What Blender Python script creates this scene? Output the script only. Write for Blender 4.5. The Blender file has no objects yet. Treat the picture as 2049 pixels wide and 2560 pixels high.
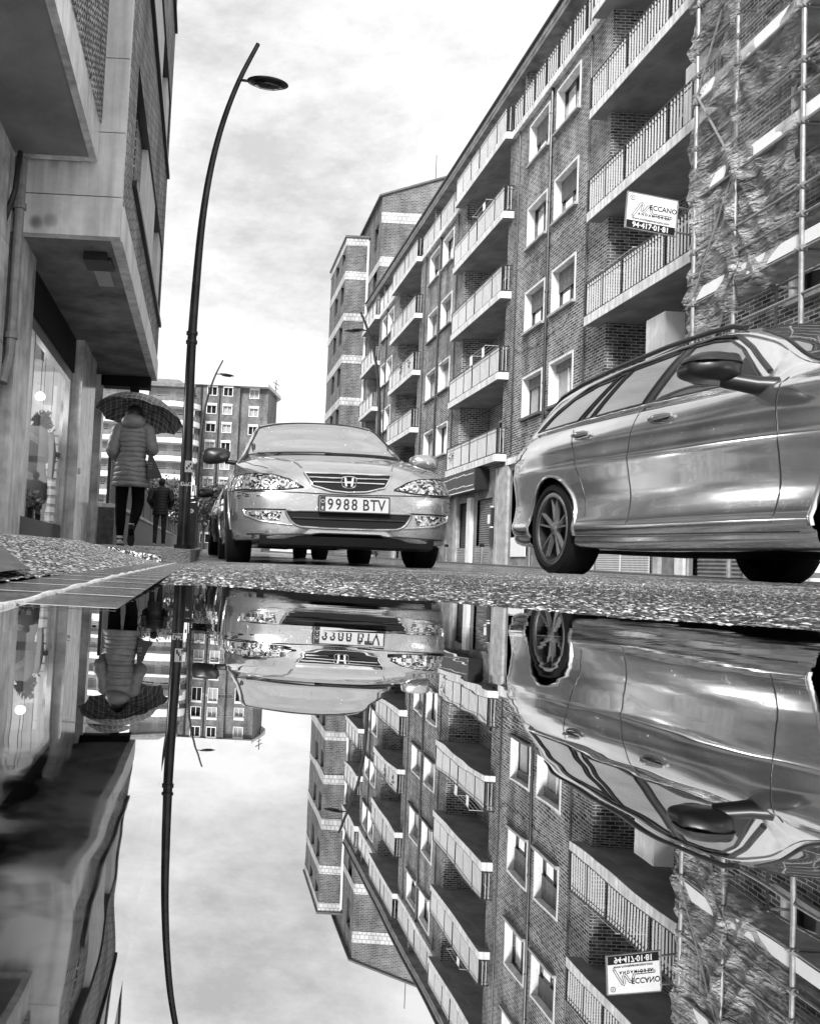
import bpy, bmesh, math, random
import numpy as np
from math import sin, cos, pi, radians, sqrt, atan2
from mathutils import Vector, Matrix
from mathutils.bvhtree import BVHTree
from mathutils.geometry import delaunay_2d_cdt
random.seed(7)
rng = np.random.default_rng(7)
scene = bpy.context.scene
COL = scene.collection

# ------------------------------------------------------------ materials
def newmat(name):
    m = bpy.data.materials.new(name); m.use_nodes = True
    nt = m.node_tree; b = nt.nodes['Principled BSDF']
    return m, nt, b
def node(nt, t, **k):
    n = nt.nodes.new(t)
    for a, v in k.items(): setattr(n, a, v)
    return n
def ramp(nt, stops, interp='LINEAR'):
    r = nt.nodes.new('ShaderNodeValToRGB'); r.color_ramp.interpolation = interp
    e = r.color_ramp.elements
    while len(e) < len(stops): e.new(.5)
    for i, (p, v) in enumerate(stops):
        e[i].position = p; e[i].color = (v, v, v, 1)
    return r
def mat(name, v, rough=.6, metal=0., var=0., scale=3., bump=0., bscale=40., streak=0., spec=.5):
    """painted / rendered surface: base grey v with noise variation, vertical streaks and bump"""
    m, nt, b = newmat(name); L = nt.links
    b.inputs['Roughness'].default_value = rough; b.inputs['Metallic'].default_value = metal
    b.inputs['Specular IOR Level'].default_value = spec if rough < .6 else min(spec, .12)
    b.inputs['Base Color'].default_value = (v, v, v, 1)
    tc = node(nt, 'ShaderNodeTexCoord')
    if var > 0 or streak > 0:
        n = node(nt, 'ShaderNodeTexNoise'); n.inputs['Scale'].default_value = scale; n.inputs['Detail'].default_value = 8; n.inputs['Roughness'].default_value = .65
        L.new(tc.outputs['Object'], n.inputs['Vector'])
        r = ramp(nt, [(.3, max(0, v*(1-var))), (.7, min(1, v*(1+var*.6)))]); L.new(n.outputs['Fac'], r.inputs[0])
        out = r.outputs[0]
        if streak > 0:
            mp = node(nt, 'ShaderNodeMapping'); mp.inputs['Scale'].default_value = (5, 5, .35); L.new(tc.outputs['Object'], mp.inputs[0])
            n2 = node(nt, 'ShaderNodeTexNoise'); n2.inputs['Scale'].default_value = 1.5; n2.inputs['Detail'].default_value = 6; L.new(mp.outputs[0], n2.inputs['Vector'])
            r2 = ramp(nt, [(.38, 1-streak), (.58, 1)]); L.new(n2.outputs['Fac'], r2.inputs[0])
            mx = node(nt, 'ShaderNodeMix', data_type='RGBA', blend_type='MULTIPLY'); mx.inputs[0].default_value = 1
            L.new(out, mx.inputs[6]); L.new(r2.outputs[0], mx.inputs[7]); out = mx.outputs[2]
        L.new(out, b.inputs['Base Color'])
    if bump > 0:
        n3 = node(nt, 'ShaderNodeTexNoise'); n3.inputs['Scale'].default_value = bscale; n3.inputs['Detail'].default_value = 5; L.new(tc.outputs['Object'], n3.inputs['Vector'])
        bp = node(nt, 'ShaderNodeBump'); bp.inputs['Strength'].default_value = bump; bp.inputs['Distance'].default_value = .02
        L.new(n3.outputs['Fac'], bp.inputs['Height']); L.new(bp.outputs[0], b.inputs['Normal'])
    return m
def brick(name, v1, v2, mortar, bw=.25, rh=.075, ms=.012, stain=.35, rough=.8):
    m, nt, b = newmat(name); L = nt.links
    b.inputs['Roughness'].default_value = rough; b.inputs['Specular IOR Level'].default_value = .12
    tc = node(nt, 'ShaderNodeTexCoord'); sx = node(nt, 'ShaderNodeSeparateXYZ'); L.new(tc.outputs['Object'], sx.inputs[0])
    ad = node(nt, 'ShaderNodeMath', operation='ADD'); L.new(sx.outputs[0], ad.inputs[0]); L.new(sx.outputs[1], ad.inputs[1])
    cb = node(nt, 'ShaderNodeCombineXYZ'); L.new(ad.outputs[0], cb.inputs[0]); L.new(sx.outputs[2], cb.inputs[1])
    t = node(nt, 'ShaderNodeTexBrick'); t.inputs['Scale'].default_value = 1
    t.inputs['Brick Width'].default_value = bw; t.inputs['Row Height'].default_value = rh; t.inputs['Mortar Size'].default_value = ms
    t.inputs['Color1'].default_value = (v1,)*3+(1,); t.inputs['Color2'].default_value = (v2,)*3+(1,); t.inputs['Mortar'].default_value = (mortar,)*3+(1,)
    L.new(cb.outputs[0], t.inputs['Vector'])
    n = node(nt, 'ShaderNodeTexNoise'); n.inputs['Scale'].default_value = .6; n.inputs['Detail'].default_value = 9; n.inputs['Roughness'].default_value = .7
    mp = node(nt, 'ShaderNodeMapping'); mp.inputs['Scale'].default_value = (1.6, 1.6, .7); L.new(tc.outputs['Object'], mp.inputs[0]); L.new(mp.outputs[0], n.inputs['Vector'])
    r = ramp(nt, [(.36, 1-stain), (.64, 1.45)]); L.new(n.outputs['Fac'], r.inputs[0])
    mx = node(nt, 'ShaderNodeMix', data_type='RGBA', blend_type='MULTIPLY'); mx.inputs[0].default_value = 1
    L.new(t.outputs['Color'], mx.inputs[6]); L.new(r.outputs[0], mx.inputs[7]); L.new(mx.outputs[2], b.inputs['Base Color'])
    bp = node(nt, 'ShaderNodeBump'); bp.inputs['Strength'].default_value = .6; bp.inputs['Distance'].default_value = .01; bp.invert = True
    L.new(t.outputs['Fac'], bp.inputs['Height']); L.new(bp.outputs[0], b.inputs['Normal'])
    return m
def glassy(name, v=.02, refl=.5, rough=.03, wav=0.):
    """window / windscreen glass: dark body with strong mirror reflection"""
    m, nt, b = newmat(name); L = nt.links
    b.inputs['Base Color'].default_value = (v, v, v, 1); b.inputs['Roughness'].default_value = .3
    g = node(nt, 'ShaderNodeBsdfGlossy'); g.inputs['Roughness'].default_value = rough; g.inputs['Color'].default_value = (.95, .95, .95, 1)
    lw = node(nt, 'ShaderNodeLayerWeight'); lw.inputs['Blend'].default_value = refl
    mx = node(nt, 'ShaderNodeMixShader'); L.new(lw.outputs['Fresnel'], mx.inputs[0]); L.new(b.outputs[0], mx.inputs[1]); L.new(g.outputs[0], mx.inputs[2])
    L.new(mx.outputs[0], nt.nodes['Material Output'].inputs[0])
    if wav:
        n = node(nt, 'ShaderNodeTexNoise'); n.inputs['Scale'].default_value = 3; tc = node(nt, 'ShaderNodeTexCoord'); L.new(tc.outputs['Object'], n.inputs['Vector'])
        bp = node(nt, 'ShaderNodeBump'); bp.inputs['Strength'].default_value = wav; bp.inputs['Distance'].default_value = .02
        L.new(n.outputs['Fac'], bp.inputs['Height']); L.new(bp.outputs[0], g.inputs['Normal'])
    return m
def paint(name, v, rough=.22, coat=1., drops=.0, metal=.75):
    """metallic car paint with clear coat, fine flake and rain drops"""
    m, nt, b = newmat(name); L = nt.links
    b.inputs['Base Color'].default_value = (v, v, v, 1); b.inputs['Metallic'].default_value = metal; b.inputs['Roughness'].default_value = rough
    b.inputs['Coat Weight'].default_value = coat; b.inputs['Coat Roughness'].default_value = .03
    tc = node(nt, 'ShaderNodeTexCoord')
    n = node(nt, 'ShaderNodeTexNoise'); n.inputs['Scale'].default_value = 2.2; n.inputs['Detail'].default_value = 9; n.inputs['Roughness'].default_value = .75; L.new(tc.outputs['Object'], n.inputs['Vector'])
    r = ramp(nt, [(.3, v*.8), (.7, min(1, v*1.12))]); L.new(n.outputs['Fac'], r.inputs[0]); L.new(r.outputs[0], b.inputs['Base Color'])
    n2 = node(nt, 'ShaderNodeTexNoise'); n2.inputs['Scale'].default_value = 420; L.new(tc.outputs['Object'], n2.inputs['Vector'])
    rr = ramp(nt, [(.3, rough*.7), (.7, rough*1.5)]); L.new(n2.outputs['Fac'], rr.inputs[0]); L.new(rr.outputs[0], b.inputs['Roughness'])
    if drops:
        vo = node(nt, 'ShaderNodeTexVoronoi'); vo.inputs['Scale'].default_value = 70; L.new(tc.outputs['Object'], vo.inputs['Vector'])
        r3 = ramp(nt, [(.0, 1), (.26, 0)], 'EASE'); L.new(vo.outputs['Distance'], r3.inputs[0])
        n3 = node(nt, 'ShaderNodeTexNoise'); n3.inputs['Scale'].default_value = 9; L.new(tc.outputs['Object'], n3.inputs['Vector'])
        r4 = ramp(nt, [(.5, 0), (.62, 1)]); L.new(n3.outputs['Fac'], r4.inputs[0])
        mu = node(nt, 'ShaderNodeMath', operation='MULTIPLY'); L.new(r3.outputs[0], mu.inputs[0]); L.new(r4.outputs[0], mu.inputs[1])
        bp = node(nt, 'ShaderNodeBump'); bp.inputs['Strength'].default_value = drops; bp.inputs['Distance'].default_value = .004
        L.new(mu.outputs[0], bp.inputs['Height']); L.new(bp.outputs[0], b.inputs['Normal']); L.new(bp.outputs[0], b.inputs['Coat Normal'])
    return m
def lampmat(name, lo=.01, hi=.75, scale=60, rough=.12):
    """moulded lamp unit: faceted bright and dark cells under glass"""
    m, nt, b = newmat(name); L = nt.links
    tc = node(nt, 'ShaderNodeTexCoord'); vo = node(nt, 'ShaderNodeTexVoronoi'); vo.inputs['Scale'].default_value = scale; L.new(tc.outputs['Object'], vo.inputs['Vector'])
    s = node(nt, 'ShaderNodeSeparateXYZ'); L.new(vo.outputs['Color'], s.inputs[0])
    r = ramp(nt, [(.25, lo), (.5, .3), (.8, hi)]); L.new(s.outputs[0], r.inputs[0]); L.new(r.outputs[0], b.inputs['Base Color'])
    b.inputs['Metallic'].default_value = .6; b.inputs['Roughness'].default_value = rough; b.inputs['Coat Weight'].default_value = 1
    bp = node(nt, 'ShaderNodeBump'); bp.inputs['Strength'].default_value = .5; bp.inputs['Distance'].default_value = .01
    L.new(vo.outputs['Distance'], bp.inputs['Height']); L.new(bp.outputs[0], b.inputs['Normal'])
    return m
M = {}
M['brick'] = brick('brick_grey', .04, .2, .48, .27, .09, .012, .55)
M['brick_fine'] = brick('brick_far', .07, .14, .26, .3, .11, .014)
M['brick_left'] = brick('brick_left', .34, .62, .12, .3, .06, .016, .4)
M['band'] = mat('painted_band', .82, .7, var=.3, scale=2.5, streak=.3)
M['band_far'] = brick('white_tile_band', .42, .5, .2, .3, .3, .02, .1)
M['white'] = mat('white_trim', .82, .6, var=.15, scale=4, streak=.15)
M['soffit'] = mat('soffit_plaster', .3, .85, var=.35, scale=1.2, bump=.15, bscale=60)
M['stone'] = mat('marble_cladding', .92, .2, var=.6, scale=2.6, streak=.3)
M['panel'] = mat('balcony_screen', .07, .7, var=.4, scale=4)
M['fascia'] = mat('stained_fascia', .95, .4, var=.35, scale=1.9, streak=.25)
def stain(m):
    nt = m.node_tree; L = nt.links; b = nt.nodes['Principled BSDF']; src = b.inputs['Base Color'].links[0].from_socket
    tc = node(nt, 'ShaderNodeTexCoord'); sx = node(nt, 'ShaderNodeSeparateXYZ'); L.new(tc.outputs['Object'], sx.inputs[0])
    mr = node(nt, 'ShaderNodeMapRange'); mr.inputs['From Min'].default_value = .15; mr.inputs['From Max'].default_value = -.45; L.new(sx.outputs[0], mr.inputs['Value'])
    vo = node(nt, 'ShaderNodeTexVoronoi'); vo.inputs['Scale'].default_value = 3.6; L.new(tc.outputs['Object'], vo.inputs['Vector'])
    r = ramp(nt, [(.2, 1), (.42, 0)], 'EASE'); L.new(vo.outputs['Distance'], r.inputs[0])
    mu = node(nt, 'ShaderNodeMath', operation='MULTIPLY'); L.new(r.outputs[0], mu.inputs[0]); L.new(mr.outputs[0], mu.inputs[1])
    mx = node(nt, 'ShaderNodeMix', data_type='RGBA'); L.new(mu.outputs[0], mx.inputs[0]); L.new(src, mx.inputs[6]); mx.inputs[7].default_value = (.05,.05,.05,1); L.new(mx.outputs[2], b.inputs['Base Color'])
stain(M['fascia'])
M['coatgrey'] = mat('mannequin_coat', .1, .8)
M['concrete'] = mat('concrete', .42, .8, var=.4, scale=3, bump=.3)
M['soffit_dark'] = mat('soffit_dark', .26, .85, var=.6, scale=1.6, bump=.2, bscale=50)
M['dark'] = mat('dark_recess', .015, .7)
M['black'] = mat('black_plastic', .012, .35)
M['rubber'] = mat('tyre_rubber', .012, .6, bump=.2, bscale=90)
M['darkmetal'] = mat('dark_metal', .05, .35, .6, var=.3)
M['polemetal'] = mat('pole_paint', .055, .28, .5, var=.5, scale=5, streak=.4)
M['rail'] = mat('railing_paint', .66, .5, var=.15, scale=20)
M['raildark'] = mat('handrail_dark', .04, .4)
M['galv'] = mat('galvanised_tube', .3, .45, .3, var=.35, scale=8)
M['chrome'] = mat('chrome', .85, .08, 1.)
M['alu'] = mat('alloy', .5, .25, .9)
M['spoke'] = mat('spoke_alloy', .55, .25, .8)
M['rimdark'] = mat('rim_dark', .04, .3, .6)
M['curtain'] = mat('curtain', .4, .9, var=.3, scale=6)
M['shutter'] = mat('shutter_grey', .2, .6, var=.3, scale=5)
M['glass'] = glassy('window_glass', .02, .3, .02, .1)
M['carglass'] = glassy('car_glass', .004, .8, .015)
M['windscreen'] = glassy('windscreen_glass', .03, .88, .03)
def drops(m):
    nt = m.node_tree; L = nt.links; g = [n for n in nt.nodes if n.type == 'BSDF_GLOSSY'][0]
    tc = node(nt, 'ShaderNodeTexCoord'); vo = node(nt, 'ShaderNodeTexVoronoi'); vo.inputs['Scale'].default_value = 42; L.new(tc.outputs['Object'], vo.inputs['Vector'])
    r = ramp(nt, [(.0, 1), (.3, 0)], 'EASE'); L.new(vo.outputs['Distance'], r.inputs[0])
    n = node(nt, 'ShaderNodeTexNoise'); n.inputs['Scale'].default_value = 7; L.new(tc.outputs['Object'], n.inputs['Vector']); r2 = ramp(nt, [(.48, 0), (.6, 1)]); L.new(n.outputs['Fac'], r2.inputs[0])
    mu = node(nt, 'ShaderNodeMath', operation='MULTIPLY'); L.new(r.outputs[0], mu.inputs[0]); L.new(r2.outputs[0], mu.inputs[1])
    bp = node(nt, 'ShaderNodeBump'); bp.inputs['Strength'].default_value = 1; bp.inputs['Distance'].default_value = .01
    L.new(mu.outputs[0], bp.inputs['Height']); L.new(bp.outputs[0], g.inputs['Normal'])
drops(M['windscreen'])
M['bodysilver'] = paint('silver_paint', .5, .2, drops=.8, metal=.8)
M['bodygrey'] = paint('grey_paint', .72, .13, drops=.12, metal=.93)
M['bodydark'] = paint('dark_paint', .03, .25)
M['lamp'] = lampmat('lamp_unit')
M['amber'] = lampmat('indicator_unit', .1, .5, 40)
M['plate'] = mat('plate_white', .5, .35, var=.05, scale=40)
M['ink'] = mat('ink_black', .01, .5)
M['sign'] = mat('sign_white', .85, .5, var=.08, scale=3)
M['coat'] = mat('quilted_coat', .2, .45, var=.25, scale=15, bump=.25, bscale=30)
M['coatdark'] = mat('dark_coat', .02, .5, var=.3, scale=15, bump=.3, bscale=30)
M['cloth'] = mat('black_leggings', .004, .9, spec=.1)
M['jeans'] = mat('faded_jeans', .05, .85, var=.5, scale=12)
M['hair'] = mat('dark_hair', .012, .5)
M['skin'] = mat('skin', .4, .6)
M['shoe'] = mat('shoe', .6, .6, var=.3, scale=30)
M['leaf'] = mat('leaves', .07, .5, var=.7, scale=2)
M['leaf2'] = mat('leaves_pale', .16, .5, var=.7, scale=2)
M['bark'] = mat('bark', .06, .9, bump=.5)
M['plaster'] = mat('pale_render', .62, .8, var=.2, scale=.5, streak=.1)
M['roof'] = mat('roof_tiles', .22, .85, var=.4, scale=1.5)

def netmat(name='debris_net', a0=.4, a1=.92):
    m, nt, b = newmat(name); L = nt.links
    b.inputs['Roughness'].default_value = .55
    tc = node(nt, 'ShaderNodeTexCoord')
    def noise(sc, det, rot=(0,0,0), sca=(1,1,1), typ=None, dist=0.):
        mp = node(nt, 'ShaderNodeMapping'); mp.inputs['Rotation'].default_value = rot; mp.inputs['Scale'].default_value = sca; L.new(tc.outputs['Object'], mp.inputs[0])
        n = node(nt, 'ShaderNodeTexNoise'); n.inputs['Scale'].default_value = sc; n.inputs['Detail'].default_value = det; n.inputs['Distortion'].default_value = dist
        if typ: n.noise_type = typ; n.normalize = True
        L.new(mp.outputs[0], n.inputs['Vector']); return n.outputs['Fac']
    r = ramp(nt, [(.38, .16), (.62, .75)]); L.new(noise(2.2, 7, (.7,0,0), (1,.7,1.8)), r.inputs[0]); L.new(r.outputs[0], b.inputs['Base Color'])
    r2 = ramp(nt, [(.4, a0), (.6, a1)]); L.new(noise(.9, 6, (.7,0,0), (1,.6,1.6)), r2.inputs[0])
    # creases: ridges of a folded noise
    def ridge(src, w):
        s1 = node(nt, 'ShaderNodeMath', operation='SUBTRACT'); s1.inputs[1].default_value = .5; L.new(src, s1.inputs[0])
        s2 = node(nt, 'ShaderNodeMath', operation='ABSOLUTE'); L.new(s1.outputs[0], s2.inputs[0])
        s3 = node(nt, 'ShaderNodeMath', operation='MULTIPLY'); s3.inputs[1].default_value = w; L.new(s2.outputs[0], s3.inputs[0]); return s3.outputs[0]
    a1 = ridge(noise(1.8, 1, (-.95,0,0), (1,.35,2.0)), -.8); a2 = ridge(noise(5.0, 2, (-.6,0,0), (1,.45,1.8)), -.6); a3 = ridge(noise(10, 3, (-1.1,0,0), (1,.5,1.6)), -.35)
    ad = node(nt, 'ShaderNodeMath', operation='ADD'); L.new(a1, ad.inputs[0]); L.new(a2, ad.inputs[1])
    ad2 = node(nt, 'ShaderNodeMath', operation='ADD'); L.new(ad.outputs[0], ad2.inputs[0]); L.new(a3, ad2.inputs[1])
    bp = node(nt, 'ShaderNodeBump'); bp.inputs['Strength'].default_value = 1; bp.inputs['Distance'].default_value = 1.1
    L.new(ad2.outputs[0], bp.inputs['Height']); L.new(bp.outputs[0], b.inputs['Normal'])
    t = node(nt, 'ShaderNodeBsdfTransparent'); mx = node(nt, 'ShaderNodeMixShader')
    L.new(r2.outputs[0], mx.inputs[0]); L.new(t.outputs[0], mx.inputs[1]); L.new(b.outputs[0], mx.inputs[2]); L.new(mx.outputs[0], nt.nodes['Material Output'].inputs[0])
    return m
M['net'] = netmat()
M['net_thin'] = netmat('thin_debris_net', .2, .75)
def shopglass():
    m, nt, b = newmat('shop_glass'); L = nt.links
    g = node(nt, 'ShaderNodeBsdfGlossy'); g.inputs['Roughness'].default_value = .01
    t = node(nt, 'ShaderNodeBsdfTransparent'); lw = node(nt, 'ShaderNodeLayerWeight'); lw.inputs['Blend'].default_value = .15
    mx = node(nt, 'ShaderNodeMixShader'); L.new(lw.outputs['Fresnel'], mx.inputs[0]); L.new(t.outputs[0], mx.inputs[1]); L.new(g.outputs[0], mx.inputs[2])
    L.new(mx.outputs[0], nt.nodes['Material Output'].inputs[0]); return m
M['shopglass'] = shopglass()
def tartan():
    m, nt, b = newmat('tartan_fabric'); L = nt.links
    tc = node(nt, 'ShaderNodeTexCoord'); outs = []
    for ax in ('X', 'Y'):
        w = node(nt, 'ShaderNodeTexWave', bands_direction=ax); w.inputs['Scale'].default_value = 2.6; L.new(tc.outputs['Object'], w.inputs['Vector'])
        r = ramp(nt, [(.3, .05), (.5, .5), (.8, .1)]); L.new(w.outputs['Fac'], r.inputs[0]); outs.append(r.outputs[0])
    mx = node(nt, 'ShaderNodeMix', data_type='RGBA', blend_type='MIX'); mx.inputs[0].default_value = .5
    L.new(outs[0], mx.inputs[6]); L.new(outs[1], mx.inputs[7]); L.new(mx.outputs[2], b.inputs['Base Color'])
    b.inputs['Roughness'].default_value = .4; return m
M['tartan'] = tartan()
def asphalt():
    m, nt, b = newmat('wet_asphalt'); L = nt.links
    tc = node(nt, 'ShaderNodeTexCoord')
    vo = node(nt, 'ShaderNodeTexVoronoi'); vo.inputs['Scale'].default_value = 190; L.new(tc.outputs['Object'], vo.inputs['Vector'])
    s = node(nt, 'ShaderNodeSeparateXYZ'); L.new(vo.outputs['Color'], s.inputs[0])
    r = ramp(nt, [(.35, .008), (.6, .04), (.78, .3), (.97, .8)]); L.new(s.outputs[0], r.inputs[0])
    n = node(nt, 'ShaderNodeTexNoise'); n.inputs['Scale'].default_value = 14; n.inputs['Detail'].default_value = 9; n.inputs['Roughness'].default_value = .8; L.new(tc.outputs['Object'], n.inputs['Vector'])
    r2 = ramp(nt, [(.4, .35), (.6, 1.3)]); L.new(n.outputs['Fac'], r2.inputs[0])
    mx = node(nt, 'ShaderNodeMix', data_type='RGBA', blend_type='MULTIPLY'); mx.inputs[0].default_value = 1
    L.new(r.outputs[0], mx.inputs[6]); L.new(r2.outputs[0], mx.inputs[7]); L.new(mx.outputs[2], b.inputs['Base Color'])
    np_ = node(nt, 'ShaderNodeTexNoise'); np_.inputs['Scale'].default_value = 1.3; np_.inputs['Detail'].default_value = 4; L.new(tc.outputs['Object'], np_.inputs['Vector'])
    rp_ = ramp(nt, [(.4, .7), (.6, 1.7)]); L.new(np_.outputs['Fac'], rp_.inputs[0])
    m3 = node(nt, 'ShaderNodeMix', data_type='RGBA', blend_type='MULTIPLY'); m3.inputs[0].default_value = 1
    L.new(mx.outputs[2], m3.inputs[6]); L.new(rp_.outputs[0], m3.inputs[7]); L.new(m3.outputs[2], b.inputs['Base Color'])
    rq = ramp(nt, [(.4, .12), (.6, .42)]); L.new(np_.outputs['Fac'], rq.inputs[0]); L.new(rq.outputs[0], b.inputs['Roughness'])
    bp = node(nt, 'ShaderNodeBump'); bp.inputs['Strength'].default_value = 1; bp.inputs['Distance'].default_value = .008; bp.invert = True
    L.new(vo.outputs['Distance'], bp.inputs['Height']); L.new(bp.outputs[0], b.inputs['Normal'])
    return m
def perforated():
    m, nt, b = newmat('perforated_sheet'); L = nt.links
    tc = node(nt, 'ShaderNodeTexCoord'); vo = node(nt, 'ShaderNodeTexVoronoi'); vo.inputs['Scale'].default_value = 16; vo.inputs['Randomness'].default_value = 0
    L.new(tc.outputs['Object'], vo.inputs['Vector']); r = ramp(nt, [(.3, .01), (.36, .6)]); L.new(vo.outputs['Distance'], r.inputs[0]); L.new(r.outputs[0], b.inputs['Base Color']); return m
M['perforated'] = perforated()
M['asphalt'] = asphalt()
def paving():
    m, nt, b = newmat('wet_paving'); L = nt.links
    tc = node(nt, 'ShaderNodeTexCoord')
    vo = node(nt, 'ShaderNodeTexVoronoi'); vo.inputs['Scale'].default_value = 150; L.new(tc.outputs['Object'], vo.inputs['Vector'])
    s = node(nt, 'ShaderNodeSeparateXYZ'); L.new(vo.outputs['Color'], s.inputs[0])
    r = ramp(nt, [(.35, .015), (.65, .14), (.97, .7)]); L.new(s.outputs[0], r.inputs[0]); L.new(r.outputs[0], b.inputs['Base Color'])
    b.inputs['Roughness'].default_value = .22
    bp = node(nt, 'ShaderNodeBump'); bp.inputs['Strength'].default_value = .7; bp.inputs['Distance'].default_value = .005; bp.invert = True
    L.new(vo.outputs['Distance'], bp.inputs['Height']); L.new(bp.outputs[0], b.inputs['Normal'])
    return m
M['paving'] = paving()
M['tile'] = mat('gutter_tile', .1, .14, var=.6, scale=14, bump=.25, bscale=130)
M['grout'] = mat('gutter_joint', .6, .5, var=.4, scale=40, bump=.4, bscale=200)
M['kerb'] = mat('kerb_stone', .11, .4, var=.6, scale=14, bump=.8, bscale=120)
def water():
    m, nt, b = newmat('puddle_water'); L = nt.links
    b.inputs['Base Color'].default_value = (.72, .72, .72, 1); b.inputs['Metallic'].default_value = 1; b.inputs['Roughness'].default_value = .0
    tc = node(nt, 'ShaderNodeTexCoord'); sx = node(nt, 'ShaderNodeSeparateXYZ'); L.new(tc.outputs['Object'], sx.inputs[0])
    # ripples: faint everywhere, stronger by the gutter where the film is thin
    n = node(nt, 'ShaderNodeTexNoise'); n.inputs['Scale'].default_value = 48; n.inputs['Detail'].default_value = 1; L.new(tc.outputs['Object'], n.inputs['Vector'])
    mr = node(nt, 'ShaderNodeMapRange'); mr.inputs['From Min'].default_value = -.004; mr.inputs['From Max'].default_value = -.022
    mr.inputs['To Min'].default_value = .0; mr.inputs['To Max'].default_value = 1
    L.new(sx.outputs[0], mr.inputs['Value'])
    my = node(nt, 'ShaderNodeMapRange'); my.inputs['From Min'].default_value = .15; my.inputs['From Max'].default_value = .09; L.new(sx.outputs[1], my.inputs['Value'])
    mm = node(nt, 'ShaderNodeMath', operation='MULTIPLY'); L.new(mr.outputs[0], mm.inputs[0]); L.new(my.outputs[0], mm.inputs[1])
    nr = node(nt, 'ShaderNodeTexNoise'); nr.inputs['Scale'].default_value = 120; nr.inputs['Detail'].default_value = 3; L.new(tc.outputs['Object'], nr.inputs['Vector'])
    rr = ramp(nt, [(.4, .05), (.62, .2)]); L.new(nr.outputs['Fac'], rr.inputs[0])
    mg = node(nt, 'ShaderNodeMath', operation='MULTIPLY'); L.new(rr.outputs[0], mg.inputs[0]); L.new(mm.outputs[0], mg.inputs[1]); L.new(mg.outputs[0], b.inputs['Roughness'])
    # blotchy dark and pale base colour in the near left corner
    rd = ramp(nt, [(.44, .05), (.58, .7)]); L.new(nr.outputs['Fac'], rd.inputs[0])
    mc = node(nt, 'ShaderNodeMix', data_type='RGBA'); L.new(mm.outputs[0], mc.inputs[0]); mc.inputs[6].default_value = (.72,.72,.72,1); L.new(rd.outputs[0], mc.inputs[7]); L.new(mc.outputs[2], b.inputs['Base Color'])
    mu = node(nt, 'ShaderNodeMath', operation='MULTIPLY'); L.new(n.outputs['Fac'], mu.inputs[0]); L.new(mm.outputs[0], mu.inputs[1])
    mp = node(nt, 'ShaderNodeMapping'); mp.inputs['Scale'].default_value = (9, 22, 1); L.new(tc.outputs['Object'], mp.inputs[0])
    n2 = node(nt, 'ShaderNodeTexNoise'); n2.inputs['Scale'].default_value = 1; n2.inputs['Detail'].default_value = 2; L.new(mp.outputs[0], n2.inputs['Vector'])
    mu2 = node(nt, 'ShaderNodeMath', operation='MULTIPLY'); mu2.inputs[1].default_value = .16; L.new(n2.outputs['Fac'], mu2.inputs[0])
    ad = node(nt, 'ShaderNodeMath', operation='ADD'); L.new(mu.outputs[0], ad.inputs[0]); L.new(mu2.outputs[0], ad.inputs[1])
    bp = node(nt, 'ShaderNodeBump'); bp.inputs['Strength'].default_value = 1; bp.inputs['Distance'].default_value = .00055
    L.new(ad.outputs[0], bp.inputs['Height']); L.new(bp.outputs[0], b.inputs['Normal'])
    return m
M['water'] = water()

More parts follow.
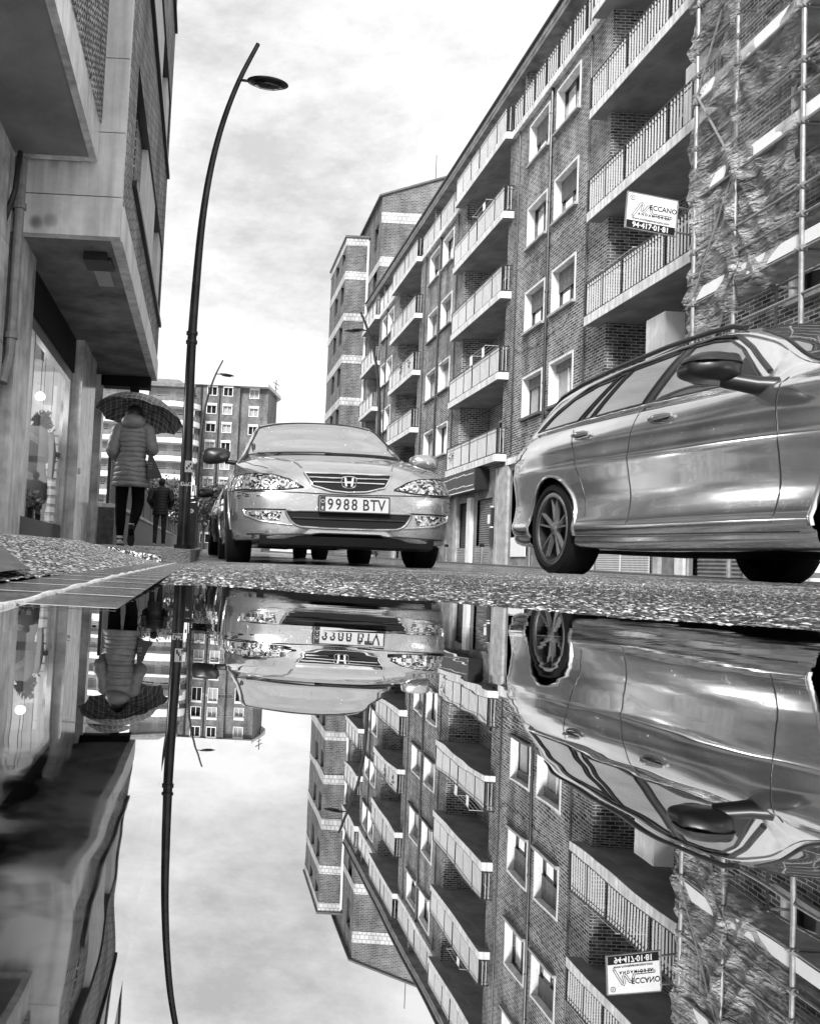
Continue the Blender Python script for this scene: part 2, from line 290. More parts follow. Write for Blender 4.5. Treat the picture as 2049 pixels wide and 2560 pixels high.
# ------------------------------------------------------------ mesh helpers
class MB:
    def __init__(s): s.v = []; s.f = []
    def add(s, vs, fs):
        o = len(s.v); s.v += [tuple(p) for p in vs]; s.f += [tuple(i+o for i in f) for f in fs]; return s
    def box(s, x0, x1, y0, y1, z0, z1):
        return s.add([(x0,y0,z0),(x1,y0,z0),(x1,y1,z0),(x0,y1,z0),(x0,y0,z1),(x1,y0,z1),(x1,y1,z1),(x0,y1,z1)],
                     [(3,2,1,0),(4,5,6,7),(0,1,5,4),(1,2,6,5),(2,3,7,6),(3,0,4,7)])
    def quad(s, a, b, c, d): return s.add([a,b,c,d], [(0,1,2,3)])
    def tube(s, pts, r, n=8, cap=True):
        pts = [Vector(p) for p in pts]; rs = r if isinstance(r, (list, tuple)) else [r]*len(pts)
        rings = []; up = None
        for i, p in enumerate(pts):
            d = (pts[min(i+1, len(pts)-1)] - pts[max(i-1, 0)]).normalized()
            if up is None:
                up = Vector((0,0,1)) if abs(d.z) < .9 else Vector((1,0,0))
            a = d.cross(up)
            if a.length < 1e-4: a = d.cross(Vector((0,1,0)))
            a.normalize(); b = a.cross(d).normalized(); up = b
            rings.append([p + a*rs[i]*cos(2*pi*k/n) + b*rs[i]*sin(2*pi*k/n) for k in range(n)])
        return s.loft(rings, cap)
    def loft(s, rings, cap=True, closed=True):
        n = len(rings[0]); vs = [p for r in rings for p in r]; fs = []
        m = n if closed else n-1
        for i in range(len(rings)-1):
            for k in range(m):
                k2 = (k+1) % n; fs.append((i*n+k, i*n+k2, (i+1)*n+k2, (i+1)*n+k))
        if cap: fs.append(tuple(range(n))[::-1]); fs.append(tuple((len(rings)-1)*n+k for k in range(n)))
        return s.add(vs, fs)
    def prism(s, poly, fn, d0, d1):
        """extrude a 2D polygon: fn(u,v,d)->xyz between depths d0 and d1"""
        n = len(poly)
        return s.add([fn(u,v,d0) for u,v in poly]+[fn(u,v,d1) for u,v in poly],
                     [tuple(range(n))[::-1], tuple(range(n,2*n))]+[(k,(k+1)%n,n+(k+1)%n,n+k) for k in range(n)])
    def lathe(s, prof, axis_fn, n=32):
        """prof: (r,h); axis_fn(rcos, rsin, h)->xyz"""
        rings = [[axis_fn(r*cos(2*pi*k/n), r*sin(2*pi*k/n), h) for k in range(n)] for r, h in prof]
        return s.loft(rings, cap=False)
    def build(s, name, m=None, parent=None, smooth=False, loc=None, fix=True):
        me = bpy.data.meshes.new(name); me.from_pydata(s.v, [], s.f); me.update()
        if fix:
            bm = bmesh.new(); bm.from_mesh(me); bmesh.ops.recalc_face_normals(bm, faces=bm.faces); bm.to_mesh(me); bm.free()
        if smooth:
            me.polygons.foreach_set('use_smooth', [True]*len(me.polygons))
            if smooth != True: me.set_sharp_from_angle(angle=radians(smooth))
        if m: me.materials.append(M[m] if isinstance(m, str) else m)
        o = bpy.data.objects.new(name, me); COL.objects.link(o)
        if parent: o.parent = parent
        if loc: o.location = loc
        return o
def tag(o, label, cat, group=None):
    o['label'] = label; o['category'] = cat
    if group: o['group'] = group
    return o
def empty(name, loc=(0,0,0), label=None, cat=None, group=None, rz=0, parent=None):
    o = bpy.data.objects.new(name, None); COL.objects.link(o); o.location = loc; o.rotation_euler = (0,0,rz); o.empty_display_size = .1
    if label: tag(o, label, cat, group)
    if parent: o.parent = parent
    return o
def struct(o): o['kind'] = 'structure'; return o
def dup(o, parent=None):
    c = o.copy(); COL.objects.link(c); c.parent = parent
    for ch in list(o.children): dup(ch, c)
    return c
def box(name, m, parent, *a): return MB().box(*a).build(name, m, parent)
def text(name, s, size, mx, m, parent, extrude=.002, align='CENTER', bold=0.):
    cu = bpy.data.curves.new(name+'_c', 'FONT'); cu.body = s; cu.size = size; cu.extrude = extrude; cu.align_x = align; cu.offset = bold; cu.resolution_u = 3
    t = bpy.data.objects.new(name+'_t', cu); COL.objects.link(t)
    me = bpy.data.meshes.new_from_object(t.evaluated_get(bpy.context.evaluated_depsgraph_get()))
    bpy.data.objects.remove(t); bpy.data.curves.remove(cu)
    me.transform(mx); me.materials.clear(); me.materials.append(M[m]); me.name = name
    o = bpy.data.objects.new(name, me); COL.objects.link(o); o.parent = parent; return o
def split_loose(o):
    """make every separate piece of a part an object of its own"""
    me = o.data; n = len(me.vertices); par = list(range(n))
    def find(a):
        while par[a] != a: par[a] = par[par[a]]; a = par[a]
        return a
    for e in me.edges:
        a, b = find(e.vertices[0]), find(e.vertices[1])
        if a != b: par[a] = b
    groups = {}
    for p in me.polygons: groups.setdefault(find(p.vertices[0]), []).append(tuple(p.vertices))
    if len(groups) < 2: return
    co = [tuple(v.co) for v in me.vertices]; mt = me.materials[0]
    for k, fs in enumerate(groups.values()):
        us = sorted({v for f in fs for v in f}); mp = {v: i for i, v in enumerate(us)}
        m2 = bpy.data.meshes.new(me.name); m2.from_pydata([co[u] for u in us], [], [tuple(mp[v] for v in f) for f in fs]); m2.update(); m2.materials.append(mt)
        if k == 0: o.data = m2
        else:
            c = o.copy(); c.data = m2; COL.objects.link(c)
def hnoise(x, y, seed=0):
    a = np.sin(x*12.9898+y*78.233+seed*37.719)*43758.5453; return a-np.floor(a)

# ------------------------------------------------------------ ground
def sstep(t): t = np.clip(t, 0, 1); return t*t*(3-2*t)
def far_rise(Y): return .0125*np.maximum(0, Y-8)
def road_z(X, Y):
    X = np.asarray(X, float); Y = np.asarray(Y, float)
    shore = .95-.58*np.maximum(X, 0)+.035*np.sin(X*9+.6)+.02*np.sin(X*31)+.012*np.sin(X*83+1)
    d = Y-shore
    up = (.012+.02*np.clip(X, 0, 2.2))*(1-np.exp(-np.maximum(d, 0)/1.1))
    return np.where(d > 0, up, np.maximum(.05*d, -.03)) + far_rise(Y)
def walk_z(X, Y):   # left pavement
    X = np.asarray(X, float); Y = np.asarray(Y, float)
    base = .065+.0105*np.maximum(0, Y-3.35)+.003*np.maximum(0, Y-10)
    ramp_ = .004+.062*sstep((Y-.45)/2.9)*np.clip((-X-.16)/.32, 0, 1)+.02*np.clip((-X-.2)/.5, 0, 1)*sstep((Y-.3)/1.5)
    return np.where(Y < 3.35, ramp_, base)
def grid_mesh(name, xs, ys, zf, m, grain=0, smooth=True):
    X, Y = np.meshgrid(xs, ys); Z = zf(X, Y)
    if grain > 0:
        c = .0048; gx = np.floor(X/c); gy = np.floor(Y/c); h = np.zeros_like(X)
        for i in (-1,0,1):
            for j in (-1,0,1):
                cx = gx+i; cy = gy+j
                px = (cx+.15+.7*hnoise(cx, cy, 1))*c; py = (cy+.15+.7*hnoise(cx, cy, 2))*c
                r = c*(.45+.45*hnoise(cx, cy, 3)); d2 = ((X-px)**2+(Y-py)**2)/r**2
                h = np.maximum(h, np.sqrt(np.clip(1-d2, 0, 1))*(.35+.65*hnoise(cx, cy, 4)))
        mask = np.clip((5.4-Y)/1.6, 0, 1)*np.clip((Y-.2)/.1, 0, 1)
        Z = Z+(h-.45)*grain*mask
    nx, ny = len(xs), len(ys)
    co = np.stack([X, Y, Z], -1).reshape(-1, 3)
    i = np.arange(nx*ny).reshape(ny, nx)
    q = np.stack([i[:-1,:-1], i[:-1,1:], i[1:,1:], i[1:,:-1]], -1).reshape(-1, 4)
    me = bpy.data.meshes.new(name); me.vertices.add(len(co)); me.vertices.foreach_set('co', co.ravel())
    me.loops.add(q.size); me.loops.foreach_set('vertex_index', q.ravel())
    me.polygons.add(len(q)); me.polygons.foreach_set('loop_start', np.arange(0, q.size, 4)); me.polygons.foreach_set('loop_total', np.full(len(q), 4))
    me.update(calc_edges=True); me.validate()
    me.polygons.foreach_set('use_smooth', [smooth]*len(me.polygons))
    me.materials.append(M[m]); o = bpy.data.objects.new(name, me); COL.objects.link(o); return o
def lin(a, b, st): return list(np.arange(a, b, st))
def build_ground():
    xs = [-.045]+lin(-.04, 1.25, .004)+lin(1.25, 3.2, .02)+lin(3.2, 8.6, .3)+[8.6]
    ys = lin(-6, .2, .4)+lin(.2, 2.0, .004)+lin(2.0, 5.4, .01)+lin(5.4, 9, .08)+lin(9, 40, 1)+lin(40, 200, 10)+[200]
    struct(grid_mesh('road', xs, ys, road_z, 'asphalt', grain=.0027))
    # left pavement
    struct(grid_mesh('pavement', lin(-4.0, -.9, .1)+lin(-.9, -.16, .006)+[-.16], lin(-6, .3, .4)+lin(.3, 3.35, .006)+[3.35], walk_z, 'paving', grain=.0025))
    struct(grid_mesh('sidewalk', lin(-4.0, -.5, .3)+[-.16], lin(3.352, 12, .2)+lin(12, 200, 8), walk_z, 'paving'))
    k = MB()   # kerb stones beyond the ramp
    y = 3.35
    while y < 70:
        L = 1.0; z0 = -.05; z1 = float(walk_z(-.5, y))+.003; z2 = float(walk_z(-.5, y+L))+.003
        a, b = -.165, -.045
        k.add([(a,y,z0),(b,y,z0),(b,y+L-.008,z0),(a,y+L-.008,z0),(a,y,z1),(b,y,z1-.004),(b,y+L-.008,z2-.004),(a,y+L-.008,z2)],
              [(3,2,1,0),(4,5,6,7),(0,1,5,4),(1,2,6,5),(2,3,7,6),(3,0,4,7)]); y += L
    k.quad((-1.2,3.349,-.03),(-.16,3.349,-.03),(-.16,3.349,.066),(-1.2,3.349,.066))
    struct(k.build('kerb', 'kerb'))
    # gutter of tiles, rising out of the water away from the camera
    gz = lambda y: -.0035+.0075*min(max(y, -1), 1.0)+.002*max(0, min(y-1, 2))
    g = MB(); j = MB(); y = -.5
    while y < 3.4:
        for a, b in ((-.16, -.103), (-.099, -.045)):
            g.quad((a,y+.002,gz(y)),(b,y+.002,gz(y)),(b,y+.118,gz(y+.12)),(a,y+.118,gz(y+.12)))
        j.quad((-.16,y-.003,gz(y)+.0008),(-.045,y-.003,gz(y)+.0008),(-.045,y+.003,gz(y)+.0008),(-.16,y+.003,gz(y)+.0008))
        y += .12
    gt = struct(g.build('gutter', 'tile'))
    ys2 = lin(.1, 3.4, .02)
    r = [[(x+.0006*sin(yy*60+i), yy, gz(yy)+h+.0006*sin(yy*47)) for i, (x, h) in enumerate(((-.1045,-.001),(-.103,.0016),(-.099,.0016),(-.0975,-.001)))] for yy in ys2]
    j.loft(r, cap=False, closed=False)
    j.build('tile_joint', 'grout', gt, smooth=True)
    struct(MB().add([(-.60,1.15,.028),(-.38,1.62,.032),(-.172,.84,.0115),(-.165,.52,.0085),(-.4,.6,.02)], [(0,1,2,3,4)]).build('paving_slab', 'kerb'))
    # puddle
    struct(MB().quad((-3,-5,0),(6,-5,0),(6,1.25,0),(-3,1.25,0)).build('puddle_water', 'water', fix=False))
    # right pavement and kerb
    rz = lambda X, Y: .16+.0*X+.0145*np.maximum(0, Y-14)+.0*Y
    struct(grid_mesh('sidewalk', [8.72, 9.5, 10.5, 12.5, 14], lin(-6, 12, 2)+lin(12, 200, 4), lambda X, Y: rz(X, Y), 'paving'))
    kb = MB(); y = -6.
    while y < 120:
        z = float(rz(0, y)); z2 = float(rz(0, y+2)); kb.add([(8.58,y,-.1),(8.72,y,-.1),(8.72,y+1.99,-.1),(8.58,y+1.99,-.1),(8.58,y,z),(8.72,y,z),(8.72,y+1.99,z2),(8.58,y+1.99,z2)],
              [(3,2,1,0),(4,5,6,7),(0,1,5,4),(1,2,6,5),(2,3,7,6),(3,0,4,7)]); y += 2
    struct(kb.build('kerb', 'kerb'))
    struct(MB().quad((-400,-400,-.25),(400,-400,-.25),(400,900,-.25),(-400,900,-.25)).build('ground', 'concrete'))
    struct(MB().quad((-400,200,2.3),(400,200,2.3),(400,900,3),(-400,900,3)).build('ground', 'concrete'))
build_ground()
RZ = lambda y: .16+.0145*max(0, y-14)
# ------------------------------------------------------------ building parts
def wall_holes(mb, X, y0, y1, z0, z1, holes, axis='x'):
    ys = sorted({y0, y1}|{h[0] for h in holes}|{h[1] for h in holes}); zs = sorted({z0, z1}|{h[2] for h in holes}|{h[3] for h in holes})
    ys = [y for y in ys if y0 <= y <= y1]; zs = [z for z in zs if z0 <= z <= z1]
    for a, b in zip(ys, ys[1:]):
        for c, d in zip(zs, zs[1:]):
            m = ((a+b)/2, (c+d)/2)
            if any(h[0] < m[0] < h[1] and h[2] < m[1] < h[3] for h in holes): continue
            if axis == 'x': mb.quad((X,a,c),(X,b,c),(X,b,d),(X,a,d))
            else: mb.quad((a,X,c),(b,X,c),(b,X,d),(a,X,d))
def make_window(w, h, kind, depth=.32):
    """window set in a wall whose outside faces -X; origin at the lower near corner of the opening"""
    f = MB()                                              # white surround and reveals
    t = .07
    f.box(-.025, .0, -t, 0, -.0, h+t).box(-.025, .0, w, w+t, 0, h+t).box(-.025, .0, 0, w, h, h+t)
    f.quad((0,w,0),(depth,w,0),(depth,w,h),(0,w,h)).quad((0,0,0),(depth,0,0),(depth,0,h),(0,0,h)).quad((0,0,h),(depth,0,h),(depth,w,h),(0,w,h)).quad((0,0,0),(depth,0,0),(depth,w,0),(0,w,0))
    o = f.build('window', 'white', fix=False)
    s = MB().box(-.13, .02, -.1, w+.1, -.09, -.0).build('sill', 'kerb' if kind % 2 else 'concrete', o)
    fr = MB(); x0, x1 = depth-.08, depth-.02; b = .06
    fr.box(x0,x1,0,b,0,h).box(x0,x1,w-b,w,0,h).box(x0,x1,b,w-b,0,b).box(x0,x1,b,w-b,h-b,h).box(x0,x1,w/2-.035,w/2+.035,b,h-b)
    fr.build('frame', 'darkmetal' if kind != 3 else 'white', o)
    MB().quad((depth-.03,b,b),(depth-.03,w-b,b),(depth-.03,w-b,h-b),(depth-.03,b,h-b)).build('pane', 'glass', o)
    cov = [0, .28, .5, .2, 1.0][kind]
    if cov:
        q = MB(); n = max(2, int(cov*h/.06)); z = h
        for i in range(n):
            zz = h-(i+1)*cov*h/n
            q.add([(depth-.1,0,z),(depth-.1,w,z),(depth-.115,w,(z+zz)/2),(depth-.115,0,(z+zz)/2),(depth-.1,w,zz+.006),(depth-.1,0,zz+.006)], [(0,1,2,3),(3,2,4,5)]); z = zz
        q.build('shutter', 'shutter', o, fix=False)
    if kind in (1, 3):
        q = MB(); n = 26
        q.loft([[(depth-.045+.012*sin(i*1.7), b+(w-2*b)*i/n, zz) for i in range(n+1)] for zz in (b, h-b)], cap=False, closed=False)
        q.build('curtain', 'curtain', o, smooth=True, fix=False)
    return o
def railing_mb(L, P, H=1.02, ends=True, step=.115):
    """bars round a balcony slab: runs along Y for L at X=-P, returns to the wall at both ends"""
    m = MB(); n = int(L/step)
    for i in range(n+1):
        y = L*i/n; m.box(-P-.012, -P+.012, y-.018, y+.018, .06, H-.04)
    for y in (0, L):
        k = int(P/step)
        for i in range(1, k+1): m.box(-P+i*P/(k+1)-.01, -P+i*P/(k+1)+.01, y-.009, y+.009, .06, H-.04)
    return m
def hand_mb(L, P, H=1.02):
    m = MB()
    for z, t in ((.03, .018), (H-.16, .013), (H-.02, .024)):
        m.box(-P-t, -P+t, -t, L+t, z-t*.6, z+t*.6)
        for y in (0, L): m.box(-P+t, 0, y-t, y+t, z-t*.6, z+t*.6)
    n = max(2, round(L/1.1))
    for i in range(n+1): m.box(-P-.018, -P+.018, L*i/n-.018, L*i/n+.018, 0, H-.03)
    return m
def make_balcony(L, P, T=.27, panels=None, step=.115, laundry=False):
    """origin at the near end of the slab on the wall plane, top of slab at z=0"""
    m = MB().box(-P, 0, 0, L, -T, 0)
    o = m.build('balcony', 'band')
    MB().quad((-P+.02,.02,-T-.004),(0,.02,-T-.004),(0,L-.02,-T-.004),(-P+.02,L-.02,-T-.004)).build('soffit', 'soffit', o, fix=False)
    railing_mb(L, P-.04, step=step).build('railing', 'rail', o)
    hand_mb(L, P-.04).build('handrail', 'raildark', o)
    if panels:
        q = MB()
        for a, b in panels:
            y = a
            while y < b-.2:
                e = min(y+.98, b); q.box(-P+.065, -P+.075, y+.03, e-.03, .09, .88); y = e
        q.build('privacy_panel', 'panel', o)
    return o
# ------------------------------------------------------------ long brick block on the right
XF, XS = 11.3, 10.9
LV = [4.58+3.14*k for k in range(5)]           # balcony slab tops
WZ = [5.66+3.14*k for k in range(4)]
WCOL = [(12.2,13.8),(14.6,16.2),(26.05,27.75),(28.45,30.1),(39.55,41.25),(41.95,43.65),(52.2,53.7),(54.0,55.4)]
BCOL = [(18.0,24.4),(31.6,38.1),(45.0,51.1),(56.0,60.7)]
def right_block():
    B = empty('apartment_building', (XF, 26, .2), 'long brick apartment block with rows of railed balconies on the right side of the street', 'building')
    ox, oy, oz = B.location
    def P(mb, name, m, smooth=False, fix=True):
        mb.v = [(x-ox, y-oy, z-oz) for x, y, z in mb.v]; return mb.build(name, m, B, smooth, fix=fix)
    holes = [(a, b, z, z+1.45) for a, b in WCOL for z in WZ]
    niches = [(a+.55, b-.5, lv, lv+2.866) for a, b in BCOL for lv in LV[:4]]
    w = MB(); wall_holes(w, XF, 5, 61, 4.12, LV[4]-.27, holes+niches)
    for a, b, c, d in niches:                 # brick cheeks and back of each loggia
        e = XF+1.35
        w.quad((XF,a,c),(e,a,c),(e,a,d),(XF,a,d)).quad((XF,b,c),(e,b,c),(e,b,d),(XF,b,d)).quad((e,a,c),(e,b,c),(e,b,d),(e,a,d))
    w.quad((XF,5,4.12),(XF+11,5,4.12),(XF+11,5,16.9),(XF,5,16.9)).quad((XF,61,0),(XF+11,61,0),(XF+11,61,19),(XF,61,19)).quad((XF+11,5,0),(XF+11,61,0),(XF+11,61,19),(XF+11,5,19))
    P(w, 'wall', 'brick', fix=False)
    s = MB()
    for a, b, c, d in niches: s.quad((XF,a,c+.002),(XF+1.35,a,c+.002),(XF+1.35,b,c+.002),(XF,b,c+.002)).quad((XF,a,d),(XF+1.35,a,d),(XF+1.35,b,d),(XF,b,d))
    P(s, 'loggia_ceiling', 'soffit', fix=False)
    for i, (a, b, c, d) in enumerate(niches):
        e = XF+1.34
        for y0 in (a+.35, a+2.6):
            do = P(MB().box(e-.05, e, y0, y0+1.5, c, c+2.1), 'balcony_door', 'white')
            for q in (.1, .8):
                g = MB().box(e-.065-ox, e-.055-ox, y0+q-oy, y0+q+.6-oy, c+.15-oz, c+2.0-oz).build('door_glass', 'glass', do)
    # windows, copied from a few patterns
    pat = {}
    random.seed(5)
    for a, b in WCOL:
        for k, z in enumerate(WZ):
            kind = random.choice([0, 1, 1, 2, 3, 3, 0, 2])
            key = (round(b-a, 2), kind)
            if key not in pat: o = pat[key] = make_window(b-a, 1.45, kind); o.parent = B
            else: o = dup(pat[key], B)
            o.location = (XF-ox, a-oy, z-oz)
    # balconies
    for i, (a, b) in enumerate(BCOL):
        L = b-a
        for k, lv in enumerate(LV):
            if k == 4 and i == 0: pass
            pn = None
            if i == 1: pn = [(.1, 4.2)] if k < 4 else None
            if i == 2: pn = [(.1, 5.9)] if k in (0, 1, 3, 4) else [(.1, 2.0)]
            if i == 3: pn = [(.1, 4.5)]
            o = make_balcony(L, .42, panels=pn, step=.14 if i < 2 else .19); o.parent = B; o.location = (XF-ox, a-oy, lv-oz)
    # cornice band, terrace railing, attic and eaves
    P(MB().box(XF-.16, XF+11, 5, 61.02, LV[4]-.265, LV[4]-.004), 'cornice', 'band')
    prev = 5
    for a, b in BCOL+[(61, 61)]:
        if a > prev+.3:
            r = railing_mb(a-prev, .12, step=.17).build('railing', 'rail', B); r.location = (XF-ox, prev-oy, LV[4]-oz)
            r = hand_mb(a-prev, .12).build('handrail', 'raildark', B); r.location = (XF-ox, prev-oy, LV[4]-oz)
        prev = b
    at = MB(); hol = [(y, y+1.7, LV[4]+.1, LV[4]+2.0) for y in np.arange(7, 60, 3.1)]
    wall_holes(at, XF+.55, 5, 61, LV[4], 19.05, hol)
    for y in np.arange(6, 61, 6.2): at.box(XF+.05, XF+.55, y, y+.16, LV[4], 19.05)
    P(at, 'attic_wall', 'brick_fine', fix=False)
    ag = MB()
    for a, b, c, d in hol: ag.quad((XF+.67,a,c),(XF+.67,b,c),(XF+.67,b,d),(XF+.67,a,d))
    P(ag, 'attic_glass', 'glass', fix=False)
    P(MB().box(XF-.1, XF+11.3, 4.7, 61.2, 19.3, 19.47), 'roof', 'band')
    P(MB().box(XF-.1, XF+.6, 4.7, 61.2, 19.05, 19.298), 'eaves_board', 'soffit_dark')
    P(MB().tube([(XF-.18, 4.8, 19.45), (XF-.18, 61, 19.45)], .07), 'roof_gutter', 'darkmetal')
    ch = MB()
    for y, x in ((35, 13.4), (36.2, 13.2), (47, 13.3), (22, 13.5), (54, 13)): ch.box(x, x+.8, y, y+.6, 19.2, 20.3).box(x-.06, x+.86, y-.06, y+.66, 20.3, 20.4)
    P(ch, 'chimney', 'band')
    for y, x in ((28.1, XF-.06), (31.05, XF-.05), (41.6, XF-.06), (44.4, XF-.05), (53.85, XF-.05), (25.2, XF-.04), (38.7, XF-.05)):
        r = .05 if y in (28.1, 41.6, 53.85) else .025
        d = MB().tube([(x, y, 1.2 if r > .04 else 4.5), (x, y, 17.0)], r)
        for z in np.arange(5, 17, 1.57): d.tube([(x, y, z-.03), (x, y, z+.03)], r*1.35)
        P(d, 'downpipe', 'darkmetal', smooth=40)
    # loose cables along the facade
    cb = MB()
    for z, y0, y1 in ((5.2, 25, 31.2), (8.35, 26, 31), (11.5, 25, 31.3), (7.4, 38.6, 44.6), (10.5, 38.6, 44.6)):
        cb.tube([(XF-.03, y0+(y1-y0)*i/12, z-.25*sin(pi*i/12)+.1*sin(i*2.3)) for i in range(13)], .009, 5)
    P(cb, 'cable', 'black')
    # belt over the shops
    P(MB().box(XF-.09, XF+.3, 5, 31.4, 4.12, 4.36).box(XF-.09, XF+.3, 38.3, 61.02, 4.12, 4.36), 'belt_course', 'band')
    # ground floor
    sh = MB()
    gh = [(35.85, 37.3, 1.1, 3.05), (33.0, 34.8, 1.15, 3.05), (28.2, 31.0, .75, 3.9), (17.6, 19.4, 0, 2.9), (21.2, 24.0, .0, 2.8), (40.2, 43.5, 0, 3), (45, 49, 0, 3), (9, 14, 0, 3), (25.0, 27.2, 0, 3.0), (51, 55, 0, 3)]
    wall_holes(sh, XF+.02, 5, 61, 0, 4.12, gh)
    P(sh, 'shop_wall', 'soffit_dark', fix=False)
    for i, (a, b, c, d) in enumerate(gh):
        if i == 2: P(MB().box(XF+.9, XF+1, a-.3, b+.3, 0, 4.1), 'porch_wall', 'soffit_dark'); continue
        q = MB(); n = int((d-c)/.09)
        for t in range(n):
            z = c+(d-c)*t/n; zz = c+(d-c)*(t+1)/n
            q.add([(XF+.14,a,z),(XF+.14,b,z),(XF+.115,b,(z+zz)/2),(XF+.115,a,(z+zz)/2),(XF+.14,b,zz),(XF+.14,a,zz)], [(0,1,2,3),(3,2,4,5)])
        P(q, 'roller_shutter', 'shutter' if i not in (0, 5, 7) else 'darkmetal', fix=False)
    st = MB()
    for a, b in ((37.35, 37.78), (32.2, 32.45), (31.15, 32.1), (27.3, 27.8), (24.3, 24.7), (20.72, 20.95), (44, 44.5), (49.4, 49.9), (56, 56.5), (14.3, 14.8)): st.box(XF-.08, XF+.1, a, b, 0, 4.1)
    P(st, 'shop_pillar', 'concrete')
    P(MB().box(XF-.12, XF+.1, 35.25, 35.78, .3, 3.2).box(XF-.1, XF+.1, 19.6, 19.95, 0, .75).box(XF-.1, XF+.1, 15.3, 15.7, 0, .55), 'white_column', 'white')
    lv = MB(); 
    for a, b in ((35.85, 37.2), (32.95, 34.75)):
        for i in range(6):
            z = .5+i*.1; lv.add([(XF-.02,a,z),(XF-.02,b,z),(XF-.07,b,z+.06),(XF-.07,a,z+.06)], [(0,1,2,3)])
    P(lv, 'louvre', 'sign', fix=False)
    # perforated vents low on the wall
    vg = MB()
    for a, b, c, d in ((21.2, 22.55, .2, .75), (22.65, 24.0, .2, .75)): vg.box(XF-.06, XF-.02, a, b, c, d)
    P(vg, 'vent_grille', 'perforated')
    # shop fascia with stepped light lines and lettering
    fa = P(MB().box(10.72, XF-.02, 33.4, 39.3, 3.38, 4.22), 'fascia', 'darkmetal')
    ln = MB()
    for i in range(5):
        y = 33.5+i*1.15
        for z in (3.55, 4.02): ln.add([(10.70,y,z),(10.70,y+1.2,z+.0),(10.70,y+1.2,z+.035),(10.70,y,z+.035)], [(0,1,2,3)])
    ln.v = [(x, y, z+.05*((y-33.5) % 1.15)/1.15) for x, y, z in ln.v]
    ln.box(10.69, 10.71, 33.4, 39.3, 3.36, 3.40)
    P(ln, 'fascia_line', 'white', fix=False)
    mx = lambda y, z: Matrix.Translation((10.7-ox, y-oy, z-oz)) @ Matrix.Rotation(-pi/2, 4, 'Z') @ Matrix.Rotation(pi/2, 4, 'X')
    P(MB().box(XF-.03, XF+.0, 29.4, 30.8, .7, 1.4), 'notice', 'sign')
    P(MB().box(XF-.16, XF-.02, 32.5, 32.7, 1.9, 2.6).box(XF-.1, XF-.02, 32.52, 32.9, 1.2, 1.85), 'letterbox', 'darkmetal')
    P(MB().box(XF-.17, XF-.1, 32.75, 32.95, 2.0, 2.35).box(XF-.17, XF-.1, 32.5, 32.7, 2.62, 2.67).box(XF-.17, XF-.1, 32.5, 32.7, 1.82, 1.87), 'house_number', 'sign')
    # graffiti scribble over the porch
    gr = MB(); 
    for s in ([(30.3,3.3),(30.25,3.55),(30.1,3.6),(30.05,3.45),(30.2,3.4),(30.2,3.0),(30.32,2.95)], [(29.9,3.35),(29.85,3.1),(29.75,3.3),(29.65,3.1),(29.6,3.4)], [(29.45,3.4),(29.4,3.12),(29.28,3.3),(29.2,3.1),(29.15,3.45)]):
        gr.tube([(XF-.0, y, z) for y, z in s], .025, 5)
    P(gr, 'graffiti', 'sign')
    return B
RB = right_block()
# cabinets, boxes and pots standing on the balconies
def cabinet(x, y, z, w, d, h, label):
    e = empty('storage_cabinet', (x, y, z), label, 'cabinet')
    MB().box(-d/2, d/2, -w/2, w/2, 0, h).build('body', 'sign', e)
    dm = MB().box(-d/2-.02, -d/2-.003, -w/2+.03, -.01, .05, h-.05).box(-d/2-.02, -d/2-.003, .01, w/2-.03, .05, h-.05); dm.build('door', 'white', e)
    return e
cabinet(11.6, 21.3, LV[0], .9, .5, 2.3, 'tall white cabinet standing on the lowest balcony beside the net')
cabinet(11.6, 19.7, LV[2], .9, .5, 1.9, 'tall white cabinet standing on the balcony two floors above the scaffolding firm sign')
def ac_unit(x, y, z, label):
    e = empty('air_conditioner', (x, y, z), label, 'air conditioner')
    MB().box(-.18, .18, -.42, .42, 0, .62).build('casing', 'sign', e)
    MB().lathe([(.23, 0), (.23, .02), (.2, .02), (.02, .03)], lambda a, b, h: (-.18-h, a, .31+b), 20).build('fan_grille', 'darkmetal', e)
ac_unit(11.55, 23.2, LV[0]+.02, 'small boxed air conditioner on the lowest balcony, left of the white cabinet')
def clothes_rack(x, y, z, label, towels=0):
    e = empty('clothes_rack', (x, y, z), label, 'clothes rack', rz=0)
    m = MB()
    for i in range(5): m.tube([(-.35+.17*i, -.9, 0), (-.35+.17*i, .9, .0)], .008, 5)
    for yy in (-.9, .9): m.tube([(-.4,yy,0),(.4,yy,0)], .012, 6)
    m.build('rod', 'rail', e)
    for k in range(towels):
        yy = -.7+.5*k; w = .34; n = 10
        MB().loft([[(-.35+.17*(k%3)+.012*sin(t*2.1+k)+(.01 if zz else 0), yy+w*t/n, -zz) for t in range(n+1)] for zz in (0, .2, .45+.1*(k%2))], cap=False, closed=False).build('towel', ('white','coatdark','curtain')[k%3], e, smooth=True, fix=False)
def pot(x, y, z, label, r=.35, n=160):
    e = empty('potted_plant', (x, y, z), label, 'plant')
    MB().lathe([(.02,0),(.1,0),(.14,.22),(.15,.22),(.13,.2),(.02,.2)], lambda a, b, h: (a, b, h), 14).build('pot', 'concrete', e)
    leaf_cloud(n, r, .06, (0, 0, .2+r)).build('foliage', 'leaf', e, fix=False)
